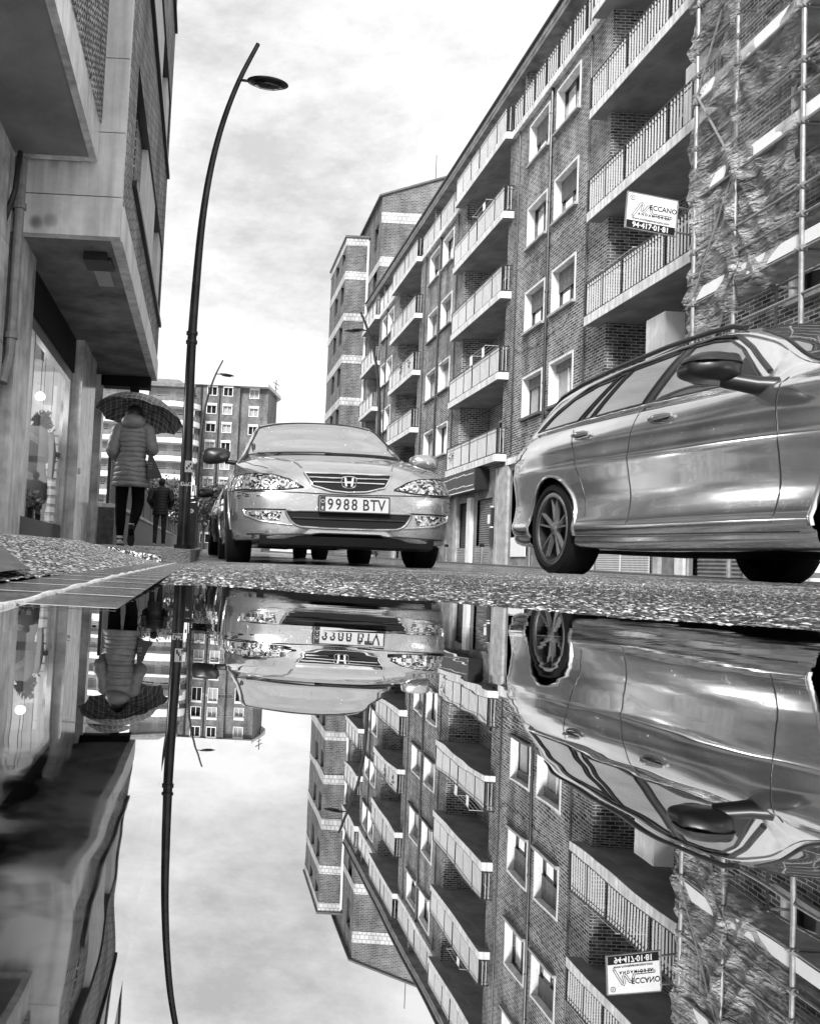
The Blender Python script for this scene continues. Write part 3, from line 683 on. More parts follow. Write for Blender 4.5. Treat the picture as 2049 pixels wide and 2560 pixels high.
def leaf_cloud(n, r, s, c=(0,0,0), squash=(1,1,1), clumps=0, seed=None):
    if seed is not None: random.seed(seed)
    m = MB(); cl = [Vector((random.gauss(0,1), random.gauss(0,1), random.gauss(0,1))).normalized()*r*random.uniform(.25,.85) for _ in range(clumps)]
    for _ in range(n):
        if cl: p = random.choice(cl)+Vector((random.gauss(0,1), random.gauss(0,1), random.gauss(0,1)))*r*.22
        else: p = Vector((random.gauss(0,1), random.gauss(0,1), random.gauss(0,1))).normalized()*r*random.uniform(.2,1)
        p = Vector((p.x*squash[0], p.y*squash[1], p.z*squash[2]))+Vector(c)
        a = Vector((random.gauss(0,1), random.gauss(0,1), random.gauss(0,1))).normalized(); b = a.cross(Vector((random.gauss(0,1), random.gauss(0,1), random.gauss(0,1)))).normalized()
        L = s*random.uniform(.6,1.4); m.add([p-a*L, p+b*L*.45, p+a*L, p-b*L*.45], [(0,1,2,3)])
    return m
clothes_rack(11.35, 22.7, LV[1]+1.15, 'white rods of a clothes rack on the balcony behind the sign')
clothes_rack(11.4, 34.5, LV[1]+1.55, 'clothes rack with towels on the second lowest middle balcony', 4)
clothes_rack(11.4, 35.0, LV[3]+1.55, 'clothes rack with towels on the second highest middle balcony', 3)
pot(11.1, 46.0, LV[2], 'leafy potted plant on the far balcony second from the top')
pot(11.1, 47.6, LV[2]+.0, 'bushy potted plant beside a leafy one on the far balcony', .45)
pot(11.1, 37.2, LV[0], 'potted plant at the far end of the lowest middle balcony')
# downstreet tower and gabled block
def tower():
    B = empty('brick_tower', (9.6, 61.3, .8), 'tall narrow brick tower with pale bands and paired windows beside the gabled block', 'building')
    ox, oy, oz = B.location
    hol = []
    zt = [2.95+3.15*k for k in range(7)]
    for y0 in (61.75, 64.6): hol += [(y0, y0+1.5, z+1.1, z+2.65) for z in zt]
    m = MB(); L = lambda mb: [(x-ox, y-oy, z-oz) for x, y, z in mb.v]
    wall_holes(m, 9.6, 61.3, 69.0, 0, 24.3, hol)
    m.quad((9.6,61.3,0),(11.25,61.3,0),(11.25,61.3,24.3),(9.6,61.3,24.3)).quad((9.6,69,0),(20,69,0),(20,69,24.3),(9.6,69,24.3)).quad((9.6,61.3,24.3),(11.25,61.3,24.3),(20,69,24.3),(9.6,69,24.3))
    m.v = L(m); m.build('wall', 'brick_fine', B, fix=False)
    b = MB()
    for z in zt[1:]+[24.4]: b.box(9.56, 11.2, 61.26, 69.0, z-.55, z+.05)
    b.v = L(b); b.build('band', 'band_far', B)
    for a, bb, c, d in hol:
        w = MB().quad((9.8,a,c),(9.8,bb,c),(9.8,bb,d),(9.8,a,d)).quad((9.6,bb,c),(9.8,bb,c),(9.8,bb,d),(9.6,bb,d)).quad((9.6,a,d),(9.8,a,d),(9.8,bb,d),(9.6,bb,d))
        w.v = L(w); wo = w.build('window', 'glass', B, fix=False)
        f = MB().box(9.72, 9.79, (a+bb)/2-.04, (a+bb)/2+.04, c, d).box(9.6, 9.79, a, a+.06, c, d); f.v = L(f); f.build('frame', 'shutter', wo)
    p = MB().tube([(11.18,61.15,.8),(11.18,61.15,24.2)], .09); p.v = L(p); p.build('downpipe', 'white', B, smooth=40)
    r = MB().box(9.45, 11.25, 61.15, 69.1, 24.45, 24.6); r.v = L(r); r.build('parapet', 'kerb', B)
tower()
def gable():
    B = empty('gabled_block', (11.3, 56, 17), 'brick block with sloping gable roof rising behind the long balcony block', 'building')
    ox, oy, oz = B.location; L = lambda mb: [(x-ox, y-oy, z-oz) for x, y, z in mb.v]
    x0 = 11.3; yb = 57.2
    m = MB(); hol = [(y, y+1.3, z, z+1.7) for y in (58.2, 61.2, 64.2) for z in (19.6, 22.7)]
    wall_holes(m, x0, yb, 66, 17, 25.6, hol)
    m.add([(x0,yb,17),(22,yb,17),(22,yb,27.0),(17.3,yb,27.9),(x0,yb,25.9)], [(0,1,2,3,4)]).quad((x0,66,17),(22,66,17),(22,66,26),(x0,66,26)).quad((x0,yb,25.6),(x0,66,25.6),(x0,66,25.9),(x0,yb,25.9))
    m.v = L(m); m.build('wall', 'brick_fine', B, fix=False)
    r = MB().add([(x0-.25,yb-.15,25.85),(17.3,yb-.15,28.0),(17.3,66.2,28.0),(x0-.25,66.2,25.85),(x0-.25,yb-.15,25.97),(17.3,yb-.15,28.12),(17.3,66.2,28.12),(x0-.25,66.2,25.97)], [(3,2,1,0),(4,5,6,7),(0,1,5,4),(1,2,6,5),(2,3,7,6),(3,0,4,7)]).add([(17.3,yb-.15,28.0),(22.2,yb-.15,27.0),(22.2,66.2,27.0),(17.3,66.2,28.0)], [(0,1,2,3)])
    r.v = L(r); r.build('roof', 'kerb', B)
    b = MB().box(x0-.03, 22, yb-.04, yb, 24.0, 24.75).box(x0-.03, 22, yb-.04, yb, 20.9, 21.6).box(x0-.04, x0, yb, 66, 21.0, 21.5)
    b.v = L(b); b.build('band', 'band_far', B)
    for a, bb, c, d in hol:
        w = MB().quad((x0+.2,a,c),(x0+.2,bb,c),(x0+.2,bb,d),(x0+.2,a,d)).quad((x0,bb,c),(x0+.2,bb,c),(x0+.2,bb,d),(x0,bb,d)); w.v = L(w); w.build('window', 'glass', B, fix=False)
    a = MB().tube([(15,57.5,27),(15,57.5,29.2)], .03); a.v = L(a); a.build('aerial', 'darkmetal', B)
gable()

# ------------------------------------------------------------ scaffolding with debris net
def scaffold():
    S = empty('scaffolding', (10.45, 15, .2), 'tube scaffolding with planks wrapped in torn debris net at the right edge', 'scaffold')
    ox, oy, oz = S.location; L = lambda mb: [(x-ox, y-oy, z-oz) for x, y, z in mb.v]
    def P(mb, n, m, sm=False, fix=True): mb.v = L(mb); return mb.build(n, m, S, sm, fix=fix)
    ys = [17.35, 16.0, 14.15, 12.0]; decks = [6.0, 8.25, 10.35, 12.5, 14.6]
    for i, y in enumerate(ys):
        for x in (10.02, 10.85): P(MB().tube([(x, y, .16), (x, y, 16.5)], .042 if x < 10.5 else .03, 8), 'pole', 'galv', 40)
        c = MB()
        for z in decks:
            for dz in (-.1, .5, 1.0): c.tube([(10.02, y-.06, z+dz), (10.02, y+.06, z+dz)], .065, 8)
        P(c, 'coupler', 'galv')
    for z in decks:
        P(MB().box(10.08, 10.8, 11.8, 17.45, z-.1, z-.05), 'deck', 'concrete')
        P(MB().box(10.05, 10.075, 11.8, 17.4, z-.04, z+.2), 'toe_board', 'sign')
        r = MB()
        for dz in (-.12, .5, 1.0): r.tube([(10.02, 11.6, z+dz), (10.02, 17.5, z+dz)], .026, 6)
        r.tube([(10.85, 11.6, z-.12), (10.85, 17.5, z-.12)], .026, 6)
        P(r, 'guard_rail', 'galv')
        t = MB()
        for y in ys: t.tube([(9.9, y, z-.13), (11.25, y, z-.13)], .026, 6)
        P(t, 'transom', 'galv')
    for i, (z, (a, b)) in enumerate(zip(decks, [(17.35,16.0),(16,17.35),(17.35,16),(16,17.35),(17.35,16)])):
        P(MB().tube([(10.0, a, z), (10.0, b, z+2.2)], .024, 6).tube([(10.9, 14.15, z), (10.9, 12, z+2.2)], .024, 6).tube([(10.0, 12, z), (10.85, 12.1, z+2.1)], .024, 6), 'brace', 'galv')
    P(MB().tube([(10.02,11.5,5.1),(10.02,15.7,5.1)], .03), 'guard_rail', 'galv')
    # net: folded sheet, torn edge on the far side
    def sheet(y0, y1, z0, z1, x, seed, ny=90, nz=190, rag=.25):
        rings = []
        for j in range(nz+1):
            v = j/nz; row = []
            for i in range(ny+1):
                u = i/ny
                z = z0(u)+(z1-z0(u))*v
                e = rag*(.5*sin(z*2.1+seed)+.3*sin(z*5.3+seed*2)+.3*sin(z*11.7)+.2*sin(z*23))*u
                y = y0+(y1+e-y0)*u
                fold = .11*abs(sin(z*1.5+y*1.6+1.3*sin(z*.9+seed)))+.07*abs(sin(z*3.1-y*2.3+2*sin(y*2.2)))+.03*abs(sin(z*7+y*5+2*sin(z*1.7)))
                row.append((x+fold-.05+.12*sin(pi*((y-12) % 2)/2), y, z))
            rings.append(row)
        return MB().loft(rings, cap=False, closed=False)
    P(sheet(15.85, 17.52, lambda u: 5.25+.15*sin(u*9)-.25*u, 16.4, 9.84, 1.3, ny=60, rag=.13), 'debris_net', 'net', True, False)
    P(sheet(14.25, 15.9, lambda u: 5.75-.3*u+.1*sin(u*8), 16.4, 9.88, 2.7, ny=60, rag=.05), 'debris_net', 'net_thin', True, False)
    P(sheet(13.6, 15.9, lambda u: 6.0, 10.6, 10.95, 4.1, 50, 90, .3), 'debris_net', 'net', True, False)
    return S
scaffold()
# sign of the scaffolding firm, fixed to the end of the scaffold
def sign():
    S = empty('advertising_sign', (9.60, 18.30, 8.22), 'white sign board of a scaffolding firm hung off the far edge of the net', 'sign')
    S.rotation_euler = (0, radians(4), radians(8))
    w, h = 1.22, .82
    MB().box(-w/2, w/2, -.012, .012, -h/2, h/2).build('board', 'sign', S)
    fr = MB()
    for z in (-h/2, h/2): fr.box(-w/2-.01, w/2+.01, -.018, .018, z-.01, z+.01)
    for x in (-w/2, w/2): fr.box(x-.01, x+.01, -.018, .018, -h/2+.01, h/2-.01)
    fr.build('rim', 'galv', S)
    MB().box(-w/2+.02, w/2-.02, -.016, -.0125, -h/2+.01, -h/2+.185).build('black_strip', 'ink', S)
    R = Matrix.Rotation(pi/2, 4, 'X')
    T = lambda x, z, d=-.0165: Matrix.Translation((x, d, z)) @ R
    text('lettering', '94·417·01·81', .17, T(0, -h/2+.04, -.019), 'sign', S, bold=.004)
    text('lettering', 'www.montajesmeccano.com', .078, T(-.01, -.19), 'ink', S, .001, bold=.001)
    text('lettering', 'A N D A M I O S  S.A.', .085, T(.06, -.08), 'ink', S, .001, bold=.003)
    text('lettering', 'ECCANO', .16, T(.27, .085), 'ink', S, .001, bold=.002)
    text('lettering', 'R', .07, T(-w/2+.12, h/2-.145), 'ink', S, .001)
    lo = MB(); D = -.015
    lo.tube([(-w/2+.12+.055*cos(a), D, h/2-.12+.055*sin(a)) for a in np.linspace(0, 2*pi, 25)], .006, 5)
    a = [(-.46,-.13),(-.28,.17),(-.24,.2),(-.22,.16),(-.25,.02),(-.2,.0),(-.09,.15),(-.05,.16),(-.02,.08),(.0,.01),(.03,-.02),(.48,-.02)]
    def off(pts, r):
        out = []
        for i, p in enumerate(pts):
            q0 = pts[max(i-1,0)]; q1 = pts[min(i+1,len(pts)-1)]; d = Vector((q1[0]-q0[0], q1[1]-q0[1])).normalized(); out.append((p[0]-d.y*r, p[1]+d.x*r))
        return out
    for r in (.022, -.022): lo.tube([(x, D, z) for x, z in off(a, r)], .0068, 5)
    for p in (a[0], a[-1]): lo.tube([(p[0]+.022*cos(t), D, p[1]+.022*sin(t)) for t in np.linspace(0, 2*pi, 13)], .004, 5)
    lo.build('emblem', 'ink', S)
    br = MB()
    for z in (.27, -.3): br.tube([(w/2-.02, 0, z), (w/2+.5, .02, z+.0)], .024, 8)
    br.tube([(w/2+.01, 0, -.42), (w/2+.01, 0, .35)], .022, 8)
    br.build('bracket', 'galv', S, 40)
sign()
# ------------------------------------------------------------ block on the left
def left_block():
    B = empty('corner_building', (-1.6, 12, .13), 'brick building with white concrete bands overhanging the shop on the left', 'building')
    ox, oy, oz = B.location
    def P(mb, n, m, sm=False, fix=True): mb.v = [(x-ox, y-oy, z-oz) for x, y, z in mb.v]; return mb.build(n, m, B, sm, fix=fix)
    XO, Y0, Y1, Z0 = -1.02, 8.52, 15.55, 3.3
    XW = -4.5
    P(MB().quad((XO,Y0,Z0),(XW,Y0,Z0),(XW,Y1,Z0),(XO,Y1,Z0)), 'overhang_soffit', 'soffit_dark', fix=False)
    P(MB().box(-2.3, XO+.004, Y0-.02, Y0+.1, Z0-.004, 3.71).box(XO-.1, XO+.02, Y0+.1, Y1, Z0-.004, 3.67), 'overhang_beam', 'fascia')
    pn = MB()
    for z0, z1 in ((3.725, 4.4), (4.41, 5.2), (5.21, 6.6), (6.61, 8.0), (8.01, 9.4), (9.41, 10.8), (10.81, 14)): pn.box(-2.3 if z0 < 4 else -1.45, XO+.0, Y0-.01, Y0+.12, z0, z1)
    P(pn, 'corner_panel', 'fascia')
    w = MB(); hol = [(9.45, 15.3, 4.36+2.82*k, 5.72+2.82*k) for k in range(3)]
    wall_holes(w, XO, Y0+.12, Y1, 3.67, 14, hol)
    w.quad((XO,Y1,Z0),(XW,Y1,Z0),(XW,Y1,14),(XO,Y1,14)).quad((XW,Y0,0),(XW,Y1,0),(XW,Y1,14),(XW,Y0,14)).quad((XO,Y0,14),(XW,Y0,14),(XW,Y1,14),(XO,Y1,14))
    P(w, 'wall', 'brick_left', fix=False)
    for a, b, c, d in hol:
        e = XO-.14
        o = P(MB().quad((XO,a,d),(e,a,d),(e,b,d),(XO,b,d)).quad((XO,a,c),(e,a,c),(e,a,d),(XO,a,d)).quad((XO,b,c),(e,b,c),(e,b,d),(XO,b,d)), 'window', 'darkmetal', fix=False)
        def W(mb, n, m): mb.v = [(x-ox, y-oy, z-oz) for x, y, z in mb.v]; return mb.build(n, m, o, fix=True)
        W(MB().box(e-.02, e, a, a+1.15, c, d), 'brick_infill', 'brick_left')
        W(MB().box(e-.015, e+.03, 10.65, 11.5, c, d), 'brick_pier', 'brick_left'); W(MB().box(e-.015, XO-.03, 11.5, 13.35, c, d-.002), 'shutter', 'white'); W(MB().box(e-.015, XO-.03, 14.5, b-.002, c, d-.002), 'shutter', 'white')
        W(MB().box(e-.03, e-.01, 13.35, b, c, d), 'pane', 'glass')
        W(MB().box(e-.0, e+.04, 13.33, 13.42, c, d), 'frame', 'darkmetal')
        s = W(MB().box(XO-.15, XO+.055, a-.02, b+.05, c-.1, c-.03), 'sill', 'black')
    # pillars and shop front
    P(MB().box(-2.32, -2.03, 8.56, 9.3, .1, Z0), 'pillar', 'stone')
    P(MB().box(-2.28, -1.97, 12.8, 14.3, .1, Z0), 'pillar', 'stone')
    P(MB().box(-2.28, -1.95, 15.2, 15.5, .1, Z0), 'pillar', 'stone')
    P(MB().box(-2.2, -2.1, 9.3, 12.8, 2.78, Z0).box(-2.2, -2.1, 14.3, 15.2, 2.5, Z0), 'lintel', 'dark')
    fr = MB().box(-2.2,-2.12,9.3,12.8,2.62,2.78).box(-2.2,-2.12,9.3,9.38,.1,2.62).box(-2.2,-2.12,12.6,12.8,.1,2.62).box(-2.2,-2.14,10.0,10.06,.4,2.62)
    P(fr, 'shop_frame', 'alu')
    P(MB().box(-2.2,-2.13,9.38,12.6,.1,.42), 'stall_riser', 'black')
    P(MB().quad((-2.16,9.38,.42),(-2.16,12.6,.42),(-2.16,12.6,2.62),(-2.16,9.38,2.62)), 'shop_window', 'shopglass', fix=False)
    P(MB().box(-2.25,-2.2,14.3,15.2,.1,2.5), 'door', 'darkmetal')
    # interior
    inn = MB().quad((-4.4,9.1,2.95),(-2.2,9.1,2.95),(-2.2,13.6,2.95),(-4.4,13.6,2.95)).quad((-4.4,13.6,.2),(-2.2,13.6,.2),(-2.2,13.6,2.95),(-4.4,13.6,2.95)).quad((-4.4,9.1,.2),(-4.4,13.6,.2),(-4.4,13.6,2.95),(-4.4,9.1,2.95)).quad((-4.4,9.1,.2),(-2.2,9.1,.2),(-2.2,9.1,2.95),(-4.4,9.1,2.95)).quad((-4.4,9.1,.4),(-2.2,9.1,.4),(-2.2,13.6,.4),(-4.4,13.6,.4))
    P(inn, 'shop_interior', 'white', fix=False)
    sl = MB()
    for z in np.arange(.5, 2.0, .14): sl.box(-4.3, -2.3, 13.55, 13.58, z, z+.012)
    P(sl, 'wall_slat', 'darkmetal')
    P(MB().box(-4.3,-2.3,11.2,11.4,2.6,2.95), 'ceiling_beam', 'shutter')
    # soffit lamp box
    P(MB().box(-1.45,-1.2,8.95,9.12,Z0-.1,Z0).box(-1.48,-1.17,9.12,9.5,Z0-.03,Z0), 'light_fitting', 'darkmetal')
    P(MB().box(-1.42,-1.23,9.55,10.1,Z0-.012,Z0-.002), 'light_cover', 'alu')
    # end of overhang: beam and bracket
    P(MB().box(-2.0,-1.1,15.2,15.5,3.1,Z0).box(-1.45,-1.3,15.1,15.3,2.7,3.1), 'end_beam', 'dark')
    P(MB().box(-2.1, -1.95, 12.95, 13.05, 1.25, 1.33), 'door_bell', 'sign')
    return B
left_block()
def near_block():
    B = empty('terrace_building', (-2.1, 5.5, .1), 'nearest building on the left, marble clad wall below a deep grey overhanging soffit', 'building')
    ox, oy, oz = B.location
    def P(mb, n, m, sm=False, fix=True): mb.v = [(x-ox, y-oy, z-oz) for x, y, z in mb.v]; return mb.build(n, m, B, sm, fix=fix)
    X = -1.3; Y0, Y1 = 4.6, 8.46; Z = 4.07
    P(MB().quad((X,Y0,Z),(-5,Y0,Z),(-5,Y1,Z),(X,Y1,Z)), 'overhang_soffit', 'soffit', fix=False)
    P(MB().box(X-.06, X+.012, Y0, Y1, Z-.01, Z+.42).box(-5, X-.06, Y1-.08, Y1, Z-.01, Z+.42), 'edge_band', 'stone')
    w = MB().box(-5, X, Y0, Y1-.02, Z+.42, 14)
    P(w, 'wall', 'brick_left')
    gr = MB()
    for y in np.arange(Y0+.1, Y1, .11): gr.box(X+.0, X+.03, y, y+.06, Z+.43, 13.9)
    P(gr, 'grooved_cladding', 'brick_left')
    cl = MB(); y = 1.5
    while y < 8.4:
        for z0, z1 in ((.1, 1.1), (1.108, 2.1), (2.108, 3.1), (3.108, 4.07)): cl.box(-2.3, -2.12, y, min(y+.89, 8.4), z0, z1)
        y += .9
    P(cl, 'wall_cladding', 'stone')
    P(MB().box(-5, -2.3, 1.5, Y1, 0, 4.07), 'core', 'concrete')
    d = MB().tube([(-2.06,8.47,4.05),(-2.06,8.47,2.0),(-2.1,8.4,1.7)], .055, 12)
    for z in (3.55, 2.2): d.tube([(-2.06,8.47,z-.03),(-2.06,8.47,z+.03)], .075, 12)
    P(d, 'downpipe', 'galv', 40)
    P(MB().tube([(-2.02,8.2,4.0),(-2.05,8.2,3.6),(-2.15,8.25,3.3)], .03, 8), 'cable', 'black')
near_block()
def mannequin(x, y, z):
    e = empty('mannequin', (x, y, z), 'headless shop mannequin in a grey belted coat behind the window glass', 'mannequin')
    prof = [(.02,.16,.0),(.25,.21,.0),(.6,.2,.0),(.82,.16,.0),(.95,.15,.0),(1.1,.19,.0),(1.25,.21,.0),(1.36,.14,0),(1.4,.06,0)]
    MB().loft([[(a*cos(t), a*.6*sin(t), z) for t in np.linspace(0, 2*pi, 25)[:-1]] for z, a, _ in prof]).build('coat', 'coatgrey', e, smooth=60)
    MB().lathe([(.001,1.39),(.055,1.39),(.05,1.5),(.06,1.54),(.001,1.55)], lambda a, b, h: (a, b, h), 14).build('neck', 'dark', e, smooth=40)
    MB().loft([[(a*cos(t), a*.62*sin(t), z) for t in np.linspace(0, 2*pi, 25)[:-1]] for z, a in ((.87,.165),(.95,.165))]).build('belt', 'black', e)
    for s in (-1, 1): MB().tube([(s*.19,0,1.3),(s*.25,.0,1.0),(s*.24,-.04,.65)], [.06,.055,.045], 10).build('sleeve', 'coatgrey', e, smooth=60)
mannequin(-2.46, 12.0, .42)
def hanging(x, y, z, r, label, n=260, seed=1):
    e = empty('hanging_plant', (x, y, z), label, 'plant')
    leaf_cloud(n, r, .05, (0,0,0), (1,1,1.1), 5, seed).build('foliage', 'leaf', e, fix=False)
    MB().tube([(0,0,0),(0,0,2.95-z)], .004, 5).build('cord', 'black', e)
hanging(-2.43, 12.2, 1.88, .17, 'dark leafy plant hanging high in the shop window')
hanging(-2.35, 12.45, 1.45, .13, 'smaller leafy plant hanging by the right edge of the shop window', 180, 3)
e = empty('window_bouquet', (-2.55, 11.2, .42), 'mass of pale foliage lying in the bottom of the shop window', 'plant')
leaf_cloud(900, .36, .05, (0,0,.22), (1,2.0,.7), 12, 9).build('foliage', 'leaf2', e, fix=False)
MB().box(-.3,.3,-.7,.7,0,.1).build('tray', 'dark', e)
e = empty('pendant_lamp', (-2.5, 12.3, 2.3), 'round pendant lamp glowing inside the shop', 'lamp')
sm, nt_, b_ = newmat('lamp_glow'); b_.inputs['Emission Color'].default_value = (1,1,1,1); b_.inputs['Emission Strength'].default_value = 1.2; M['glow'] = sm
MB().lathe([(.001,-.06),(.06,-.05),(.08,0),(.05,.05),(.001,.07)], lambda a, b, h: (a, b, h), 16).build('bulb', 'glow', e, smooth=True)
MB().tube([(0,0,.06),(0,0,.75)], .006, 5).build('cord', 'black', e)
li = bpy.data.lights.new('shop_light', 'POINT'); li.energy = 50; li.shadow_soft_size = .2
lo_ = bpy.data.objects.new('shop_light', li); COL.objects.link(lo_); lo_.location = (-3.0, 11.2, 2.4)

# low wall with dark fence running down the left pavement
def lowwall():
    e = empty('boundary_wall', (-1.75, 16, .2), 'low rough wall with stone coping and dark panel fence along the left pavement', 'wall')
    m = MB(); y0, y1 = 15.6, 62; n = 60
    for i in range(n):
        a = y0+(y1-y0)*i/n; b = y0+(y1-y0)*(i+1)/n; za = .9+.011*(a-15.6); zb = .9+.011*(b-15.6)
        m.add([(-2,a,0),(-1.66,a,0),(-1.66,b,0),(-2,b,0),(-2,a,za),(-1.66,a,za),(-1.66,b,zb),(-2,b,zb)], [(0,1,5,4),(1,2,6,5),(2,3,7,6),(3,0,4,7),(4,5,6,7)])
    m.v = [(x+1.75, y-16, z-.2) for x, y, z in m.v]; m.build('wall', 'kerb', e)
    c = MB(); p = MB(); q = MB()
    for i in range(15):
        a = y0+i*3.1; b = a+3.06; za = .9+.011*(a-15.6); zb = .9+.011*(b-15.6)
        c.add([(-2.05,a,za),(-1.6,a,za),(-1.6,b,zb),(-2.05,b,zb),(-2.05,a,za+.07),(-1.6,a,za+.07),(-1.6,b,zb+.07),(-2.05,b,zb+.07)], [(3,2,1,0),(4,5,6,7),(0,1,5,4),(1,2,6,5),(2,3,7,6),(3,0,4,7)])
        p.box(-1.83, -1.77, a, a+.1, za+.07, za+.95).box(-1.84,-1.76,a+.1,b,za+.88,za+.93)
        q.box(-1.81, -1.79, a+.12, b-.02, za+.12, za+.85)
    for mb, nme, mm in ((c,'coping','band'),(p,'fence_post','darkmetal'),(q,'fence_panel','shutter')):
        mb.v = [(x+1.75, y-16, z-.2) for x, y, z in mb.v]; mb.build(nme, mm, e)
lowwall()
# ------------------------------------------------------------ far end of the street
def slab_block():
    Y = 120; S = 120/75.
    B = empty('apartment_block', (2, Y, 2), 'dark brick apartment block with white windows closing the street, behind the silver saloon', 'building')
    def P(mb, n, m, par=None): mb.v = [(x-2, y-Y, z-2) for x, y, z in mb.v]; return mb.build(n, m, par or B, fix=False)
    m = MB(); xs = [(-.2,.6),(1.25,2.0),(3.65,4.4)]; hol = []
    for k in range(9):
        z = (14.8-1.66*k)*S
        for a, b in xs: hol.append((a*S, b*S, z, z+.72*S))
    wall_holes(m, Y, -1.3*S, 2.7*S, 0, 15.7*S, hol, 'y')
    wall_holes(m, Y+.8, 2.7*S, 5.3*S, 0, 15.7*S, hol, 'y')
    m.quad((5.3*S,Y+.8,0),(6.35*S,Y+6,0),(6.35*S,Y+6,15.5*S),(5.3*S,Y+.8,15.7*S)).quad((2.7*S,Y,0),(2.7*S,Y+.8,0),(2.7*S,Y+.8,15.7*S),(2.7*S,Y,15.7*S))
    P(m, 'wall', 'brick_fine')
    r = MB().add([(-1.6*S,Y-.5,15.65*S),(5.2*S,Y-.3,15.75*S),(6.7*S,Y+5.5,15.35*S),(6.5*S,Y+9,15.5*S),(-1.6*S,Y+9,15.65*S),(-1.6*S,Y-.5,15.95*S),(5.2*S,Y-.3,16.05*S),(6.7*S,Y+5.5,15.65*S),(5.5*S,Y+9,16.6*S),(-1.6*S,Y+9,16.7*S)],
        [(4,3,2,1,0),(0,1,6,5),(1,2,7,6),(2,3,8,7),(5,6,7,8,9)])
    P(r, 'roof', 'plaster')
    P(MB().box(-.4*S,0,Y+2,Y+4,16*S,17*S), 'chimney', 'plaster')
    for a, b, c, d in hol:
        y = Y if a < 2.7*S else Y+.8
        w = P(MB().quad((a,y+.25,c),(b,y+.25,c),(b,y+.25,d),(a,y+.25,d)), 'window', 'curtain' if random.random() < .6 else 'dark')
        f = MB().box(a-.1,a,y-.06,y+.2,c-.05,d).box(b,b+.1,y-.06,y+.2,c-.05,d).box(a-.12,b+.12,y-.15,y+.1,d,d+.32).box(a-.1,b+.1,y-.1,y+.1,c-.1,c).box((a+b)/2-.04,(a+b)/2+.04,y+.1,y+.24,c,d)
        P(f, 'frame', 'white', w)
    P(MB().tube([(-.75*S,Y-.1,0),(-.75*S,Y-.1,15.6*S)], .15).tube([(.9*S,Y-.1,0),(.9*S,Y-.1,15.6*S)], .1), 'downpipe', 'darkmetal')
    P(MB().tube([(6.1*S,Y+4,15.4*S),(6.1*S,Y+4,17*S)], .06).tube([(5.8*S,Y+4,16.8*S),(6.4*S,Y+4,16.5*S)], .05).tube([(5.9*S,Y+4,16.4*S),(6.3*S,Y+4,16.1*S)], .05), 'aerial', 'dark')
slab_block()
def round_block():
    Y = 112; S = Y/75.
    B = empty('balcony_block', (-8, Y, 2), 'pale apartment block with curved white balconies behind the umbrella', 'building')
    def P(mb, n, m, par=None): mb.v = [(x+8, y-Y, z-2) for x, y, z in mb.v]; return mb.build(n, m, par or B, fix=False)
    P(MB().box(-17*S,-1.55*S,Y+3,Y+14,0,15.6*S), 'wall', 'plaster')
    P(MB().box(-17*S,-1.4*S,Y+1.5,Y+14,15.6*S,15.9*S).add([(-17*S,Y+1.5,15.9*S),(-2.3*S,Y+1.5,15.9*S),(-3*S,Y+6,16.9*S),(-17*S,Y+6,16.9*S)], [(0,1,2,3)]), 'roof', 'roof')
    for k in range(8):
        z = (13.9-1.66*k)*S
        for cx in (-3.4*S, -8.9*S, -14.0*S):
            R = 2.6*S
            pts = [(cx+R*sin(t), Y+3-2.6*cos(t)) for t in np.linspace(-1.25, 1.25, 13)]+[(cx+R, Y+3)]; pts = [(cx-R, Y+3)]+pts
            o = P(MB().prism(pts, lambda u, v, d: (u, v, d), z-.35, z+.35), 'balcony', 'white')
            rl = MB()
            for u, v in pts: rl.box(u-.03,u+.03,v-.03,v+.03,z+.35,z+1.15)
            for a, b in zip(pts, pts[1:]): rl.tube([(a[0],a[1],z+1.15),(b[0],b[1],z+1.15)], .05, 5); rl.quad((a[0],a[1],z+.4),(b[0],b[1],z+.4),(b[0],b[1],z+1.0),(a[0],a[1],z+1.0))
            P(rl, 'railing', 'shutter', o)
            for dx in (-1.6, .3):
                w = P(MB().box(cx+dx*S*.9,cx+(dx+1.2)*S*.9,Y+2.9,Y+2.98,z+.4,z+2.0), 'window', 'dark')
                P(MB().box(cx+dx*S*.9,cx+(dx+1.2)*S*.9,Y+2.82,Y+2.89,z+1.5,z+2.05), 'awning', 'curtain', w)
    P(MB().box(-6.5*S,-5.6*S,Y+1.2,Y+3,0,15.6*S), 'stair_shaft', 'white')
round_block()
def tree(x, y, z, h, r, label, seed, m='leaf', n=2600):
    random.seed(seed)
    e = empty('street_tree', (x, y, z), label, 'tree', 'trees at the far end of the left pavement')
    t = MB().tube([(0,0,0),(.05,0,h*.35),(-.03,.02,h*.6)], [.12,.09,.05], 8)
    for k in range(5):
        a = k*1.3; t.tube([(0,0,h*(.35+.04*k)),(r*.5*cos(a),r*.5*sin(a),h*.62),(r*.8*cos(a+.3),r*.8*sin(a+.3),h*.8)], [.05,.03,.012], 6)
    t.build('trunk', 'bark', e)
    leaf_cloud(n, r, .11, (0,0,h-r*.75), (1,1,.8), 26, seed).build('crown', m, e, fix=False)
tree(-1.1, 44, .6, 3.4, 1.5, 'leafy street tree behind the two pedestrians', 1)
tree(-3.2, 50, .7, 4.2, 1.7, 'dark leafy tree rising over the fence left of the pedestrians', 2)
tree(.9, 46, .6, 3.6, 1.35, 'bushy tree between the lamp post and the silver saloon', 3)
tree(.0, 60, .7, 4.0, 1.6, 'farthest tree seen just right of the lamp post', 4, 'leaf2')

